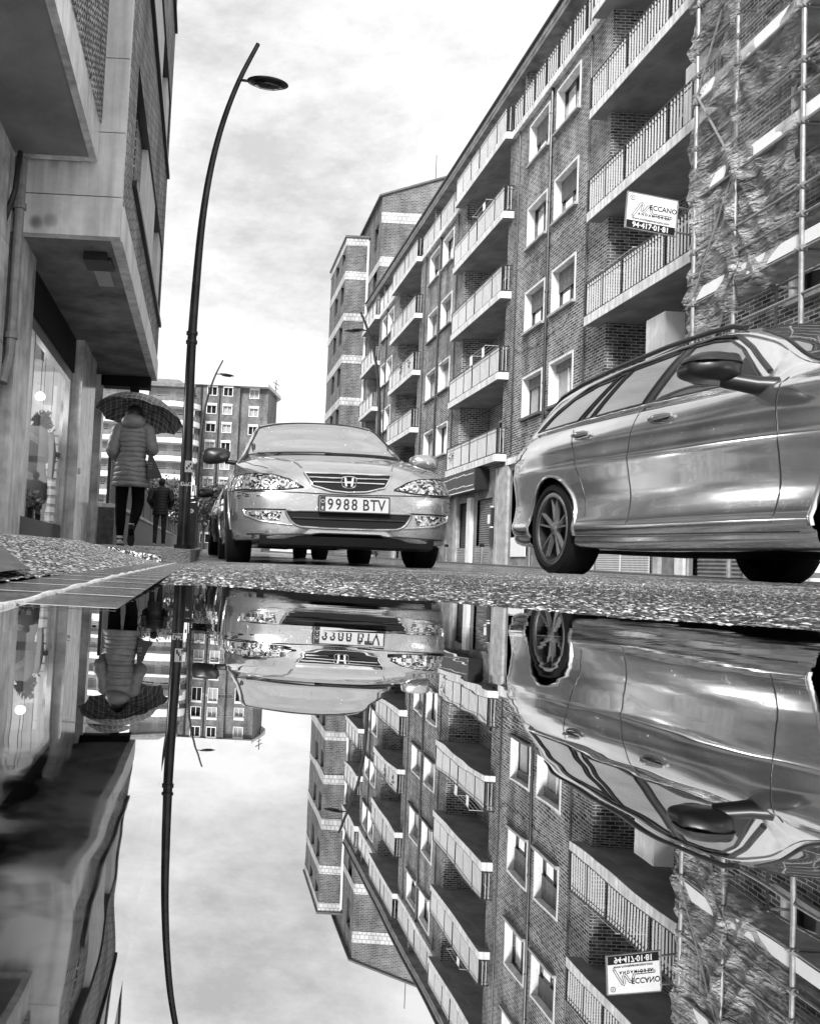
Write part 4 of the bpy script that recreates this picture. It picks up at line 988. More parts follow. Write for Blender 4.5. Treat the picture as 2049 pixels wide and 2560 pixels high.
# ------------------------------------------------------------ lamps, signs, street furniture
def lamp(mirror=1):
    e = empty('street_lamp', (0,0,0)); k = mirror
    ctr = [(0,0),(-.01,1.3),(-.015,2.6),(-.005,3.6),(.03,4.4),(.11,5.2),(.24,5.9),(.4,6.45),(.63,7.0)]
    ctr = [(-.25+.0,.0)]+[(x, z) for x, z in [(-.265,1.3),(-.28,2.6),(-.26,3.6),(-.225,4.4),(-.15,5.1),(-.02,5.75),(.17,6.35),(.4,6.87)]]
    pts = []; rs = []
    for i in range(len(ctr)-1):
        for t in np.linspace(0, 1, 6)[:-1]:
            p0 = ctr[max(i-1,0)]; p1 = ctr[i]; p2 = ctr[i+1]; p3 = ctr[min(i+2,len(ctr)-1)]
            f = lambda a, b, c, d: .5*((2*b)+(-a+c)*t+(2*a-5*b+4*c-d)*t*t+(-a+3*b-3*c+d)*t**3)
            pts.append((f(p0[0],p1[0],p2[0],p3[0]), f(p0[1],p1[1],p2[1],p3[1])))
    pts.append(ctr[-1])
    P3 = [(k*(x+.25), 0, z) for x, z in pts]
    rs = [.088-.058*(p[2]/6.87)**.9 for p in P3]
    MB().tube(P3, rs, 14).build('pole', 'polemetal', e, smooth=40)
    c = MB()
    for z, w in ((2.74, .078), (2.86, .078)): c.tube([(k*-.03, 0, z-.02), (k*-.03, 0, z+.02)], w, 14)
    c.tube([(k*.0,0,.0),(k*.0,0,.05)], .12, 14)
    c.build('collar', 'darkmetal', e, smooth=40)
    hd = MB(); n = 24; hx, hz = .27+.25, 6.33
    rings = []
    for j in range(9):
        v = j/8; hgt = .055*sin(v*pi/2); w = cos(v*pi/2)
        rings.append([(k*(hx+.285+.285*w*cos(t)+.0), .15*w*sin(t), hz+hgt-.1*(.285*w*cos(t))) for t in np.linspace(0, 2*pi, n+1)[:-1]])
    low = [[(k*(hx+.285+.285*s*cos(t)), .15*s*sin(t), hz-.035*(1-s)-.1*(.285*s*cos(t))) for t in np.linspace(0, 2*pi, n+1)[:-1]] for s in (1,.8,.5)]
    hd.loft(rings[::-1]+low[1:]); hd.build('lantern', 'polemetal', e, smooth=True)
    MB().loft([[(k*(hx+.285+.19*s*cos(t)), .095*s*sin(t), hz-.042-.02*(1-s)-.1*(.19*s*cos(t))) for t in np.linspace(0, 2*pi, n+1)[:-1]] for s in (1,.6,.05)]).build('lens', 'glass', e, smooth=True)
    MB().tube([(k*.405,0,6.36),(k*.55,0,6.35)], .018, 8).build('arm', 'polemetal', e)
    return e
L1 = lamp(); L1.location = (-.25, 11, float(walk_z(-.3, 11)))
tag(L1, 'tall dark curved street lamp post rising on the left pavement', 'street lamp', 'curved street lamps')
L2 = dup(L1); L2.location = (-.25, 30, .36); L2['label'] = 'small distant curved street lamp in front of the dark brick block'
L3 = lamp(-1); L3.location = (7.45, 36.5, .6); L3.scale = (1.55,)*3
tag(L3, 'curved street lamp leaning left in front of the balcony block', 'street lamp', 'curved street lamps')
st = MB()
def sticker(z0, z1, t0, t1, label, m='sign'):
    e = empty('sticker', (-.25, 11, .15), label, 'sticker')
    MB().loft([[(.089*cos(t)-.0, .089*sin(t), z) for t in np.linspace(t0, t1, 10)] for z in (z0, z1)], cap=False, closed=False).build('paper', m, e, smooth=True, fix=False)
    q = MB()
    for i in range(4):
        a = t0+(t1-t0)*(.15+.2*i); z = z0+(z1-z0)*(.25+.18*(i % 3))
        q.loft([[(.0905*cos(t), .0905*sin(t), zz) for t in np.linspace(a, a+.25, 4)] for zz in (z, z+.03)], cap=False, closed=False)
    q.build('print', 'ink', e, fix=False)
sticker(1.0, 1.15, -1.9, -.6, 'white printed sticker wrapped round the lamp post, upper one')
sticker(.82, .87, -2.5, -.7, 'narrow white sticker wrapped round the lamp post, lower one')
def meter():
    e = empty('parking_meter', (-.185, 13, .17), 'dark parking ticket machine marked P beside the lamp post', 'parking meter')
    MB().box(-.075,.075,-.08,.08,0,.72).build('body', 'darkmetal', e)
    MB().add([(-.095,-.1,.72),(.095,-.1,.76),(.095,.1,.76),(-.095,.1,.72),(-.095,-.1,.76),(.095,-.1,.8),(.095,.1,.8),(-.095,.1,.76)], [(3,2,1,0),(4,5,6,7),(0,1,5,4),(1,2,6,5),(2,3,7,6),(3,0,4,7)]).build('cap', 'black', e)
    text('letter', 'P', .14, Matrix.Translation((-.01,-.082,.52)) @ Matrix.Rotation(pi/2, 4, 'X'), 'sign', e, bold=.004)
    MB().tube([(.03,0,.78),(.03,0,1.35)], .009, 8).build('aerial', 'black', e)
meter()
def road_sign():
    e = empty('traffic_sign', (-.43, 30, .36), 'warning triangle above a round road sign on one thin post', 'traffic sign')
    MB().tube([(0,0,0),(0,0,2.75)], .03, 8).build('post', 'galv', e)
    f = lambda u, v, d: (u, d, v)
    MB().prism([(-.24,1.92),(.24,1.92),(0,2.55)], f, -.05, -.035).build('triangle_plate', 'sign', e)
    MB().prism([(-.03,2.05),(.03,2.05),(.03,2.3),(-.03,2.3)], f, -.056, -.051).build('symbol', 'ink', e)
    c = [(.23*cos(t), 1.62+.23*sin(t)) for t in np.linspace(0, 2*pi, 25)[:-1]]
    MB().prism(c, f, -.05, -.035).build('round_plate', 'sign', e)
    MB().prism([(-.15,1.58),(.15,1.58),(.15,1.66),(-.15,1.66)], f, -.056, -.051).build('bar', 'ink', e)
road_sign()
for i, (y, lab) in enumerate(((35.5, 'steel bollard farthest away, beside the silver saloon'), (31.0, 'steel bollard in front of the roller shutter'), (26.5, 'steel bollard by the pale notice, next to the rear bumper of the estate car'))):
    if i == 0:
        bo = empty('bollard', (10.3, y, RZ(y)), lab, 'bollard', 'bollards on the right pavement')
        MB().lathe([(.001,0),(.06,0),(.06,.66),(.001,.68)], lambda a, b, h: (a, b, h), 16).build('post', 'alu', bo, smooth=40)
        MB().lathe([(.062,.6),(.085,.62),(.085,.7),(.001,.72)], lambda a, b, h: (a, b, h), 16).build('cap', 'dark', bo, smooth=40)
    else:
        b2 = dup(bo); b2.location = (10.3, y, RZ(y)); b2['label'] = lab
wb = empty('plastic_jug', (10.9, 14.85, RZ(15)-.02), 'white plastic jug standing on the right pavement behind the front tyre', 'jug')
MB().lathe([(.001,0),(.15,0),(.16,.05),(.16,.25),(.12,.33),(.05,.36),(.05,.4),(.001,.4)], lambda a, b, h: (a, b, h), 16).build('body', 'sign', wb, smooth=40)
MB().lathe([(.055,.37),(.055,.42),(.001,.42)], lambda a, b, h: (a, b, h), 12).build('lid', 'ink', wb)
MB().lathe([(.162,.1),(.162,.2)], lambda a, b, h: (a, b, h), 16).build('paper_band', 'shutter', wb)
# ------------------------------------------------------------ cars
def cr(xs, ys, x):
    """smooth (monotone cubic) interpolation of a table"""
    xs = np.array(xs, float); ys = np.array(ys, float); h = np.diff(xs); d = np.diff(ys)/h
    m = np.zeros(len(xs)); m[0] = d[0]; m[-1] = d[-1]
    for i in range(1, len(xs)-1):
        if d[i-1]*d[i] > 0:
            w1 = 2*h[i]+h[i-1]; w2 = h[i]+2*h[i-1]; m[i] = (w1+w2)/(w1/d[i-1]+w2/d[i])
    x = np.clip(x, xs[0], xs[-1]); i = np.clip(np.searchsorted(xs, x)-1, 0, len(h)-1); t = (x-xs[i])/h[i]
    return ((1+2*t)*(1-t)**2*ys[i]+t*(1-t)**2*h[i]*m[i]+t*t*(3-2*t)*ys[i+1]+t*t*(t-1)*h[i]*m[i+1])
def section(c, T, s):
    """half cross-section control points (w,z) from bottom edge to roof centre"""
    g = lambda k: float(cr(T['s'], T[k], s))
    W, zb, bz, bw, rz, rw, rc = (g(k) for k in ('W','zb','bz','bw','rz','rw','rc'))
    H = bz-zb; pts = [(W*.5, zb+.01), (W-.07, zb), (W-.025, zb+.10*H)]
    for f, dw in T['side']: pts.append((W+dw, zb+f*H))
    pts += [(bw+.035 if W > .5 else bw+.02, bz-.03), (bw, bz)]
    for f, bulge in ((.3,.014),(.65,.02),(.9,.008)): pts.append((bw+(rw-bw)*f+bulge*(rz-bz > .15), bz+(rz-bz)*f))
    pts += [(rw-.0, rz), (rw*.72, rz+(rc-rz)*.62), (rw*.36, rz+(rc-rz)*.93), (0, rc)]
    return pts
def spline(pts, n):
    out = []
    P = [pts[0]]+pts+[(-pts[-2][0], pts[-2][1])]
    for i in range(1, len(P)-2):
        for t in np.linspace(0, 1, n+1)[:-1]:
            a, b, c, d = P[i-1], P[i], P[i+1], P[i+2]
            out.append(tuple(.5*((2*b[k])+(-a[k]+c[k])*t+(2*a[k]-5*b[k]+4*c[k]-d[k])*t*t+(-a[k]+3*b[k]-3*c[k]+d[k])*t**3) for k in (0, 1)))
    out.append(pts[-1]); return out
def car_body(T, wheels, R, ds=.03, n=5):
    """local frame: x lateral, y backwards from front axle... here y=-s (s forward from rear axle), z up"""
    ss = np.arange(T['s'][0], T['s'][-1]+1e-6, ds); ss[-1] = T['s'][-1]
    rows = []
    for s in ss:
        h = spline(section(None, T, s), n)
        rows.append([(-w, -s, z) for w, z in h]+[(w, -s, z) for w, z in h[-2::-1]])
    V = np.array(rows); ny, nx, _ = V.shape
    keep = np.ones((ny, nx), bool)
    for cs, cz in wheels:
        dy = -V[:,:,1]-cs; dz = V[:,:,2]-cz; r = np.hypot(dy, dz); side = np.abs(V[:,:,0]) > .5
        ins = (r < R) & side; near = (r >= R) & (r < R+.045) & side
        keep &= ~ins
        for i, j in zip(*np.where(near)):
            nb = [(i+a, j+b) for a, b in ((1,0),(-1,0),(0,1),(0,-1),(1,1),(-1,-1),(1,-1),(-1,1)) if 0 <= i+a < ny and 0 <= j+b < nx]
            if any(ins[p] for p in nb):
                k = R/r[i,j]; V[i,j,1] = -(cs+dy[i,j]*k); V[i,j,2] = cz+dz[i,j]*k
    vs = [tuple(p) for p in V.reshape(-1, 3)]; fs = []
    for i in range(ny-1):
        for j in range(nx-1):
            q = [(i,j),(i,j+1),(i+1,j+1),(i+1,j)]
            if all(keep[p] for p in q): fs.append(tuple(a*nx+b for a, b in q))
    for i in (0, ny-1):
        c = V[i].mean(0); vs.append(tuple(c)); k = len(vs)-1
        for j in range(nx-1):
            fs.append((k, i*nx+j, i*nx+j+1) if i else (k, i*nx+j+1, i*nx+j))
        fs.append((k, i*nx+nx-1, i*nx))
    # drop unused vertices
    used = sorted({v for f in fs for v in f}); mp = {v: i for i, v in enumerate(used)}
    m = MB(); m.v = [vs[u] for u in used]; m.f = [tuple(mp[v] for v in f) for f in fs]
    return m
class Surf:
    def __init__(s, m): s.b = BVHTree.FromPolygons([Vector(v) for v in m.v], m.f)
    def hit(s, o, d):
        o = Vector(o); d = Vector(d).normalized(); h = s.b.ray_cast(o, d)
        if h[0] is None: h = s.b.find_nearest(o+d*1.6)
        n = h[1]
        if n.dot(d) > 0: n = -n
        return h[0], n
PROJ = {'L': lambda u, v: ((-3, -u, v), (1, 0, 0)), 'R': lambda u, v: ((3, -u, v), (-1, 0, 0)),
        'F': lambda u, v: ((u, -6, v), (0, 1, 0)), 'B': lambda u, v: ((u, 6, v), (0, -1, 0)), 'T': lambda u, v: ((u, -v, 4), (0, 0, -1))}
def smooth_poly(p, it=2):
    for _ in range(it): p = [q for a, b in zip(p, p[1:]+p[:1]) for q in ((a[0]*.75+b[0]*.25, a[1]*.75+b[1]*.25), (a[0]*.25+b[0]*.75, a[1]*.25+b[1]*.75))]
    return p
def patch(S, view, poly, name, m, parent, off=.006, step=.035, rnd=1, edge=True):
    poly = smooth_poly(poly, rnd) if rnd else poly
    dens = []
    for a, b in zip(poly, poly[1:]+poly[:1]):
        k = max(1, int(math.hypot(b[0]-a[0], b[1]-a[1])/step))
        dens += [(a[0]+(b[0]-a[0])*t/k, a[1]+(b[1]-a[1])*t/k) for t in range(k)]
    n = len(dens); xs = [p[0] for p in dens]; ys = [p[1] for p in dens]
    def inside(x, y):
        c = False
        for (x0, y0), (x1, y1) in zip(dens, dens[1:]+dens[:1]):
            if (y0 > y) != (y1 > y) and x < (x1-x0)*(y-y0)/(y1-y0)+x0: c = not c
        return c
    pts = [Vector(p) for p in dens]
    x = min(xs)+step/2
    while x < max(xs):
        y = min(ys)+step/2
        while y < max(ys):
            if inside(x, y) and min((p[0]-x)**2+(p[1]-y)**2 for p in dens) > (step*.45)**2: pts.append(Vector((x, y)))
            y += step
        x += step
    r = delaunay_2d_cdt(pts, [(i, (i+1) % n) for i in range(n)], [list(range(n))], 1, 1e-6)
    mb = MB(); top = []; base = []
    for p in r[0]:
        h, nn = S.hit(*PROJ[view](p[0], p[1])); top.append(h+nn*off); base.append(h-nn*.004)
    vs = list(top); fs = [tuple(f) for f in r[2]]
    if edge:
        from collections import Counter
        ec = Counter(); dirn = {}
        for f in fs:
            for a, b in zip(f, f[1:]+f[:1]): ec[(min(a,b),max(a,b))] += 1; dirn[(min(a,b),max(a,b))] = (a, b)
        k = len(vs); vs += base
        fs += [(dirn[e][1], dirn[e][0], dirn[e][0]+k, dirn[e][1]+k) for e, c in ec.items() if c == 1]
        us = sorted({v for f in fs for v in f}); mp = {v: i for i, v in enumerate(us)}; vs = [vs[u] for u in us]; fs = [tuple(mp[v] for v in f) for f in fs]
    mb.add(vs, fs); o = mb.build(name, m, parent, smooth=50)
    return o
def strip(S, view, path, name, m, parent, r=.008, off=.004, closed=False, rnd=0, n=6):
    if closed: path = smooth_poly(path, rnd)+[smooth_poly(path, rnd)[0]] if rnd else path+[path[0]]
    out = []
    for a, b in zip(path, path[1:]):
        k = max(1, int(math.hypot(b[0]-a[0], b[1]-a[1])/.04))
        out += [(a[0]+(b[0]-a[0])*t/k, a[1]+(b[1]-a[1])*t/k) for t in range(k)]
    out.append(path[-1]); P = []
    for u, v in out:
        h, nn = S.hit(*PROJ[view](u, v)); P.append(h+nn*off)
    return MB().tube(P, r, n).build(name, m, parent, smooth=60)
def wheel(parent, x, y, z, R, W, side, spokes, rr=.23):
    """side=-1: outer face towards -x"""
    fn = lambda a, b, h: (side*h, a, b)
    o = MB().lathe([(rr-.02,-.0),(rr+.005,.004),(rr+.012,.0),(rr,-.01),(rr-.025,-.05),(rr-.03,-W)], fn, 48).build('wheel', 'alu', parent, smooth=50); MB().lathe([(rr-.022,-.012),(rr-.03,-.05),(rr-.03,-W)], fn, 48).build('barrel', 'rimdark', o, smooth=50)
    o.location = (x, y, z)
    MB().lathe([(rr+.004,-.005),(rr+.02,.006),(R-.06,.012),(R-.02,.0),(R-.004,-.03),(R,-.06),(R,-W+.06),(R-.01,-W+.02),(R-.04,-W),(rr-.03,-W)], fn, 56).build('tyre', 'rubber', o, smooth=35)
    t = MB()
    for k in range(8):   # tread grooves as darker ribs
        t.lathe([(R+.0015,-.05-k*.018),(R+.0015,-.058-k*.018)], fn, 56)
    sp = MB()
    for k in range(spokes):
        a = 2*pi*k/spokes+.35
        for da in (-.13, .13):
            c0 = (cos(a+da*.5), sin(a+da*.5)); c1 = (cos(a+da*1.5), sin(a+da*1.5)); p = (-c0[1], c0[0])
            q = lambda rad, c, w, h: [(side*h, c[0]*rad+p[0]*w, c[1]*rad+p[1]*w), (side*h, c[0]*rad-p[0]*w, c[1]*rad-p[1]*w), (side*(h-.03), c[0]*rad-p[0]*w, c[1]*rad-p[1]*w), (side*(h-.03), c[0]*rad+p[0]*w, c[1]*rad+p[1]*w)]
            sp.loft([q(.035, c0, .008, -.02), q(rr-.018, c1, .005, -.012)])
    sp.build('spokes', 'spoke', o)
    MB().lathe([(.001,-.008),(.03,-.008),(.045,-.02),(.05,-.05)], fn, 20).build('hub_cap', 'alu', o, smooth=40)
    MB().lathe([(.001,-.075),(rr-.012,-.075),(rr-.03,-.1)], fn, 32).build('brake_disc', 'dark', o)
    return o
def arch_lip(S, parent, cs, cz, R, view, m, r=.012):
    P = []
    sx = -1 if view == 'L' else 1
    for t in np.linspace(-.35, pi+.35, 40):
        u, v = cs+(R+.02)*cos(t), cz+(R+.02)*sin(t)
        if v < .27: continue
        h, nn = S.hit(*PROJ[view](u, v)); P.append(Vector((h.x, -cs-(R+.001)*cos(t), cz+(R+.001)*sin(t))))
    MB().tube(P, r, 6).build('wheel_arch', m, parent, smooth=60)
def saloon(bodymat, label, group, detail=True):
    C = empty('saloon_car', (0,0,0), label, 'car')
    C['group'] = group
    T = dict(s=   [-.96,-.92,-.8,-.5, 0, .5, 1.0, 1.6, 2.0, 2.4, 2.8, 3.2, 3.42,3.53,3.60,3.635],
             W=   [.60, .74, .83,.875,.89,.89,.89,.89,.89,.888,.885,.865,.82,.75,.64,.46],
             zb=  [.36,.3,.25,.22,.2,.19,.19,.19,.19,.19,.19,.19,.195,.2,.21,.25],
             bz=  [.80,.88,.92,.94,.93,.925,.92,.915,.905,.89,.86,.79,.735,.69,.645,.57],
             bw=  [.52,.66,.74,.77,.79,.80,.80,.80,.80,.80,.80,.77,.71,.63,.52,.38],
             rz=  [.90,.96,.99,1.06,1.26,1.37,1.395,1.37,1.18,.985,.915,.83,.775,.725,.66,.585],
             rw=  [.38,.48,.52,.56,.55,.56,.565,.57,.63,.68,.64,.60,.54,.46,.36,.26],
             rc=  [.92,.99,1.02,1.10,1.34,1.425,1.45,1.425,1.23,1.015,.955,.87,.815,.76,.69,.60],
             side=[(.32,.0),(.5,.004),(.72,-.002)])
    wh = [(0,.305),(2.71,.305)]
    m = car_body(T, wh, .345); S = Surf(m); body = m.build('body', bodymat, C, smooth=45)
    b2 = M[bodymat]
    MB().box(-.6,.6,-3.3,.75,.2,.62).box(-.5,.5,-3.42,-3.3,.17,.4).box(-.78,.78,-.3,.3,.28,.72).box(-.72,.72,-2.98,-2.44,.3,.64).build('underbody', 'dark', C)
    for cs in (0, 2.71):
        for sd, vw in ((-1,'L'), (1,'R')):
            w = wheel(C, sd*.875, -cs, .305, .305, .2, sd, 7, .2); arch_lip(S, C, cs, .305, .345, vw, bodymat)
    MB().box(-.7,.7,-.06,.06,.2,.3).box(-.7,.7,-2.75,-2.65,.2,.28).build('axle', 'dark', C)
    # glass
    ws = [(-.735,2.36),(-.4,2.44),(0,2.47),(.4,2.44),(.735,2.36),(.56,1.72),(.3,1.66),(0,1.65),(-.3,1.66),(-.56,1.72)]
    patch(S, 'T', ws, 'windscreen', 'windscreen', C, .004, .06, 0)
    strip(S, 'T', ws, 'windscreen_seal', 'black', C, .009, .004, True)
    strip(S, 'T', [(-.55,1.60),(-.3,1.54),(0,1.53),(.3,1.54),(.55,1.60)], 'roof_edge', bodymat, C, .014, .002)
    patch(S, 'T', [(-.66,-.38),(.66,-.38),(.5,.22),(0,.27),(-.5,.22)], 'rear_window', 'carglass', C, .004, .08, 0)
    for vw in 'LR':
        patch(S, vw, [(.95,.965),(2.1,.955),(1.78,1.2),(1.55,1.31),(.95,1.33)], 'front_window', 'carglass', C, .004, .06, 0)
        patch(S, vw, [(-.05,.99),(.88,.968),(.88,1.33),(.55,1.31),(.2,1.22)], 'rear_side_window', 'carglass', C, .004, .06, 0)
        strip(S, vw, [(-.1,.97),(.9,.945),(2.15,.935)], 'window_trim', 'chrome', C, .008)
        strip(S, vw, [(.9,1.33),(.91,.9),(.93,.35)], 'door_gap', 'black', C, .004, .0)
        strip(S, vw, [(2.02,.93),(2.08,.6),(2.1,.3)], 'door_gap', 'black', C, .004, .0)
        strip(S, vw, [(.6,.5),(1.2,.49),(2.3,.48)], 'rubbing_strip', 'black', C, .012, .004)
        strip(S, vw, [(1.05,.82),(1.25,.82)], 'door_handle', bodymat, C, .014, .02)
        sd = -1 if vw == 'L' else 1
        mir = MB(); cx, cy, cz = sd*.98, -2.02, 1.015
        rings = []
        for t in np.linspace(0, 1, 9):
            a = .11*sin(max(t, .02)*pi*.5+.25*(t < .01)); k = min(1, (t*2.2)**.5+.12) if t < .9 else .96
            rings.append([(cx+.13*k*abs(cos(q))**.75*(1 if cos(q) > 0 else -1), cy-.11+.13*t, cz+(.075+.012*cos(q)*sd)*k*abs(sin(q))**.7*(1 if sin(q) > 0 else -1)-.012*cos(q)*sd) for q in np.linspace(0, 2*pi, 21)[:-1]])
        mir.loft(rings); mo = mir.build('wing_mirror', 'darkmetal' if sd < 0 else bodymat, C, smooth=50)  # left housing coloured dark to imitate a dark reflection on body-coloured paint
        MB().loft([[(cx+.112*cos(q), cy+.023, cz+.064*sin(q)-.012*cos(q)*sd) for q in np.linspace(0, 2*pi, 21)[:-1]], [(cx+.09*cos(q), cy+.028, cz+.05*sin(q)) for q in np.linspace(0, 2*pi, 21)[:-1]]]).build('mirror_glass', 'chrome', mo)
        MB().tube([(cx-sd*.09,cy-.02,cz-.05),(sd*.79,cy-.06,cz-.065)], .022, 8).build('mirror_arm', 'black', mo, smooth=50)
    # front
    grille = [(-.33,.715),(.33,.715),(.27,.615),(.13,.582),(0,.574),(-.13,.582),(-.27,.615)]
    patch(S, 'F', grille, 'grille', 'dark', C, .004, .03, 0)
    gm = MB()
    for z in (.645, .68):
        gm2 = [S.hit(*PROJ['F'](u, z)) for u in np.linspace(-.30 if z > .66 else -.27, .30 if z > .66 else .27, 15)]
        gm.tube([h+n*.01 for h, n in gm2], .0065, 6)
    gm.build('grille_bar', 'chrome', C, smooth=60)
    strip(S, 'F', grille, 'grille_surround', 'chrome', C, .0085, .008, True)
    # emblem: ring and letter shape
    em = MB(); h, nn = S.hit(*PROJ['F'](0, .655)); yy = h.y-.012
    ring = smooth_poly([(-.052,.04),(.052,.04),(.058,0),(.044,-.048),(-.044,-.048),(-.058,0)], 2)
    em.tube([(u, yy-.004, .655+v) for u, v in ring+[ring[0]]], .0055, 6)
    f = lambda u, v, d: (u, yy-d, .655+v)
    for sgn in (-1, 1): em.prism([(sgn*.037,.032),(sgn*.021,.032),(sgn*.013,-.034),(sgn*.028,-.034)], f, 0, .01)
    em.prism([(-.02,.004),(.02,.004),(.017,-.01),(-.017,-.01)], f, 0, .01)
    em.build('emblem', 'chrome', C)
    MB().prism(ring, f, -.012, -.001).build('emblem_back', 'dark', C)
    for sg in (-1, 1):
        hl = [(sg*x, z) for x, z in ((.34,.603),(.45,.665),(.56,.698),(.7,.71),(.835,.712),(.862,.66),(.862,.585),(.7,.575),(.5,.583))]
        ho = patch(S, 'F', hl, 'headlight', 'lamp', C, .006, .03, 0)
        strip(S, 'F', hl, 'headlight_seal', 'black', ho, .005, .006, True)
        patch(S, 'F', [(sg*x, z) for x, z in ((.735,.582),(.855,.592),(.855,.66),(.83,.702),(.735,.702))], 'indicator', 'amber', ho, .010, .03, 0)
        for u, v, r in ((.62,.64,.045),(.50,.632,.033)):
            h, nn = S.hit(*PROJ['F'](sg*u, v))
            MB().lathe([(.001,.0),(r*.35,.006),(r*.6,-.004),(r,.012),(r*1.05,.004)], lambda a, b, hh: (h.x+a, h.y-.012-hh, h.z+b), 20).build('reflector', 'chrome', ho, smooth=60)
        fg = [(sg*x, z) for x, z in ((.48,.385),(.53,.33),(.66,.345),(.755,.385),(.765,.425),(.60,.425),(.5,.425))]
        fo = patch(S, 'F', [(sg*x, z) for x, z in ((.50,.415),(.52,.345),(.64,.35),(.74,.385),(.765,.415))], 'fog_light', 'lamp', C, .008, .02, 0)
        strip(S, 'F', [(sg*x, z) for x, z in ((.775,.425),(.765,.385),(.66,.34),(.52,.325),(.42,.315))], 'fog_light_trim', bodymat, fo, .009, .006)
        strip(S, 'F', [(sg*x, z) for x, z in ((.775,.43),(.62,.43),(.46,.43))], 'fog_light_recess', 'dark', fo, .006, .002)
        strip(S, 'T', [(sg*.345,3.50),(sg*.40,3.3),(sg*.52,3.0),(sg*.62,2.7),(sg*.68,2.42)], 'bonnet_crease', bodymat, C, .012, -.003)
        strip(S, 'T', [(sg*.60,3.42),(sg*.70,3.2),(sg*.76,2.8),(sg*.755,2.42)], 'bonnet_gap', 'black', C, .0045, -.001)
    intake = [(-.46,.43),(.46,.43),(.475,.41),(.42,.325),(.34,.297),(-.34,.297),(-.42,.325),(-.475,.41)]
    patch(S, 'F', intake, 'air_intake', 'dark', C, .004, .03, 1)
    strip(S, 'F', intake, 'intake_rim', bodymat, C, .011, .006, True, 1)
    strip(S, 'F', [(-.42,.37),(.42,.37)], 'intake_bar', 'black', C, .007, .008)
    strip(S, 'F', [(-.86,.565),(-.5,.565),(0,.555),(.5,.565),(.86,.565)], 'bumper_gap', 'black', C, .0045, 0)
    strip(S, 'F', [(-.75,.24),(-.4,.25),(.4,.25),(.75,.24)], 'lower_lip', 'black', C, .006, .002)
    MB().loft([[(w*1.0, -3.56-.04*(1-abs(w)/.7), .17), (w, -3.4, .15), (w, -3.4, .24), (w, -3.6-.03*(1-(w/.7)**2), .235)] for w in np.linspace(-.66, .66, 13)]).build('spoiler_lip', 'black', C, smooth=30)
    # number plate
    np_ = MB().box(-.26,.26,-.008,.008,-.058,.058).build('number_plate', 'plate', C); np_.location = (0.035, -3.668, .482); np_.rotation_euler = (0, radians(.0), 0)
    rm = MB()
    for z in (-.06,.06): rm.box(-.265,.265,-.012,.006,z-.004,z+.004)
    for x in (-.263,.263): rm.box(x-.004,x+.004,-.012,.006,-.06,.06)
    rm.build('plate_rim', 'ink', np_)
    MB().box(-.255,-.215,-.0095,-.0082,-.053,.053).build('plate_band', 'darkmetal', np_)
    RX = Matrix.Rotation(pi/2, 4, 'X')
    for ch, x in zip('9988BTV', (-.178,-.118,-.058,.002,.088,.148,.205)):
        text('plate_character', ch, .118, Matrix.Translation((x, -.0095, -.041)) @ RX @ Matrix.Scale(.8, 4, (1,0,0)), 'ink', np_, .001, bold=.001) if detail else None
    if detail:
        text('country_code', 'E', .034, Matrix.Translation((-.235, -.0105, -.042)) @ RX, 'sign', np_, .0005)
        stars = MB()
        for k in range(12):
            a = k*pi/6; stars.box(-.235+.013*cos(a)-.0018, -.235+.013*cos(a)+.0018, -.0112, -.0098, .02+.013*sin(a)-.0018, .02+.013*sin(a)+.0018)
        stars.build('star_ring', 'sign', np_)
        # scuffs and scratches on the bumper corners
        random.seed(11)
        for cx, cz, k in ((-.78,.535,9), (.8,.52,10), (-.7,.235,5), (.84,.47,5)):
            sc = MB()
            for _ in range(k):
                u = cx+random.gauss(0,.035); v = cz+random.gauss(0,.013)
                h, nn = S.hit(*PROJ['F'](u, v)); h2, n2 = S.hit(*PROJ['F'](u+random.uniform(.015,.05), v+random.gauss(0,.006)))
                sc.tube([h+nn*.001, h2+n2*.001], [.005, .0015], 5)
            sc.build('scuff', 'black', C)
        for sg, a, b in ((-1, (-.62,2.47), (.05,2.40)), (1, (-.02,2.49), (.62,2.43))):
            P = [S.hit(*PROJ['T'](a[0]+(b[0]-a[0])*t, a[1]+(b[1]-a[1])*t)) for t in np.linspace(0, 1, 10)]
            MB().tube([h+n*(.02) for h, n in P], [.012]+[.007]*8+[.004], 6).build('wiper', 'black', C, smooth=60)
        MB().box(-.62,.62,.3,.31,.2,.3).build('exhaust_shield', 'darkmetal', C)
    return C
HC = saloon('bodysilver', 'silver saloon with scuffed front bumper parked by the kerb, facing the camera', 'saloon cars parked along the kerb')
HC.location = (1.08, 9.95, .012); HC.rotation_euler = (0, radians(-1.0), radians(0.2))
PC = saloon('bodydark', 'dark car parked behind the silver saloon, mostly its wheels showing underneath', 'saloon cars parked along the kerb', False)
PC.location = (1.05, 16.1, .10); PC.scale = (1.05, 1.0, 1.02)

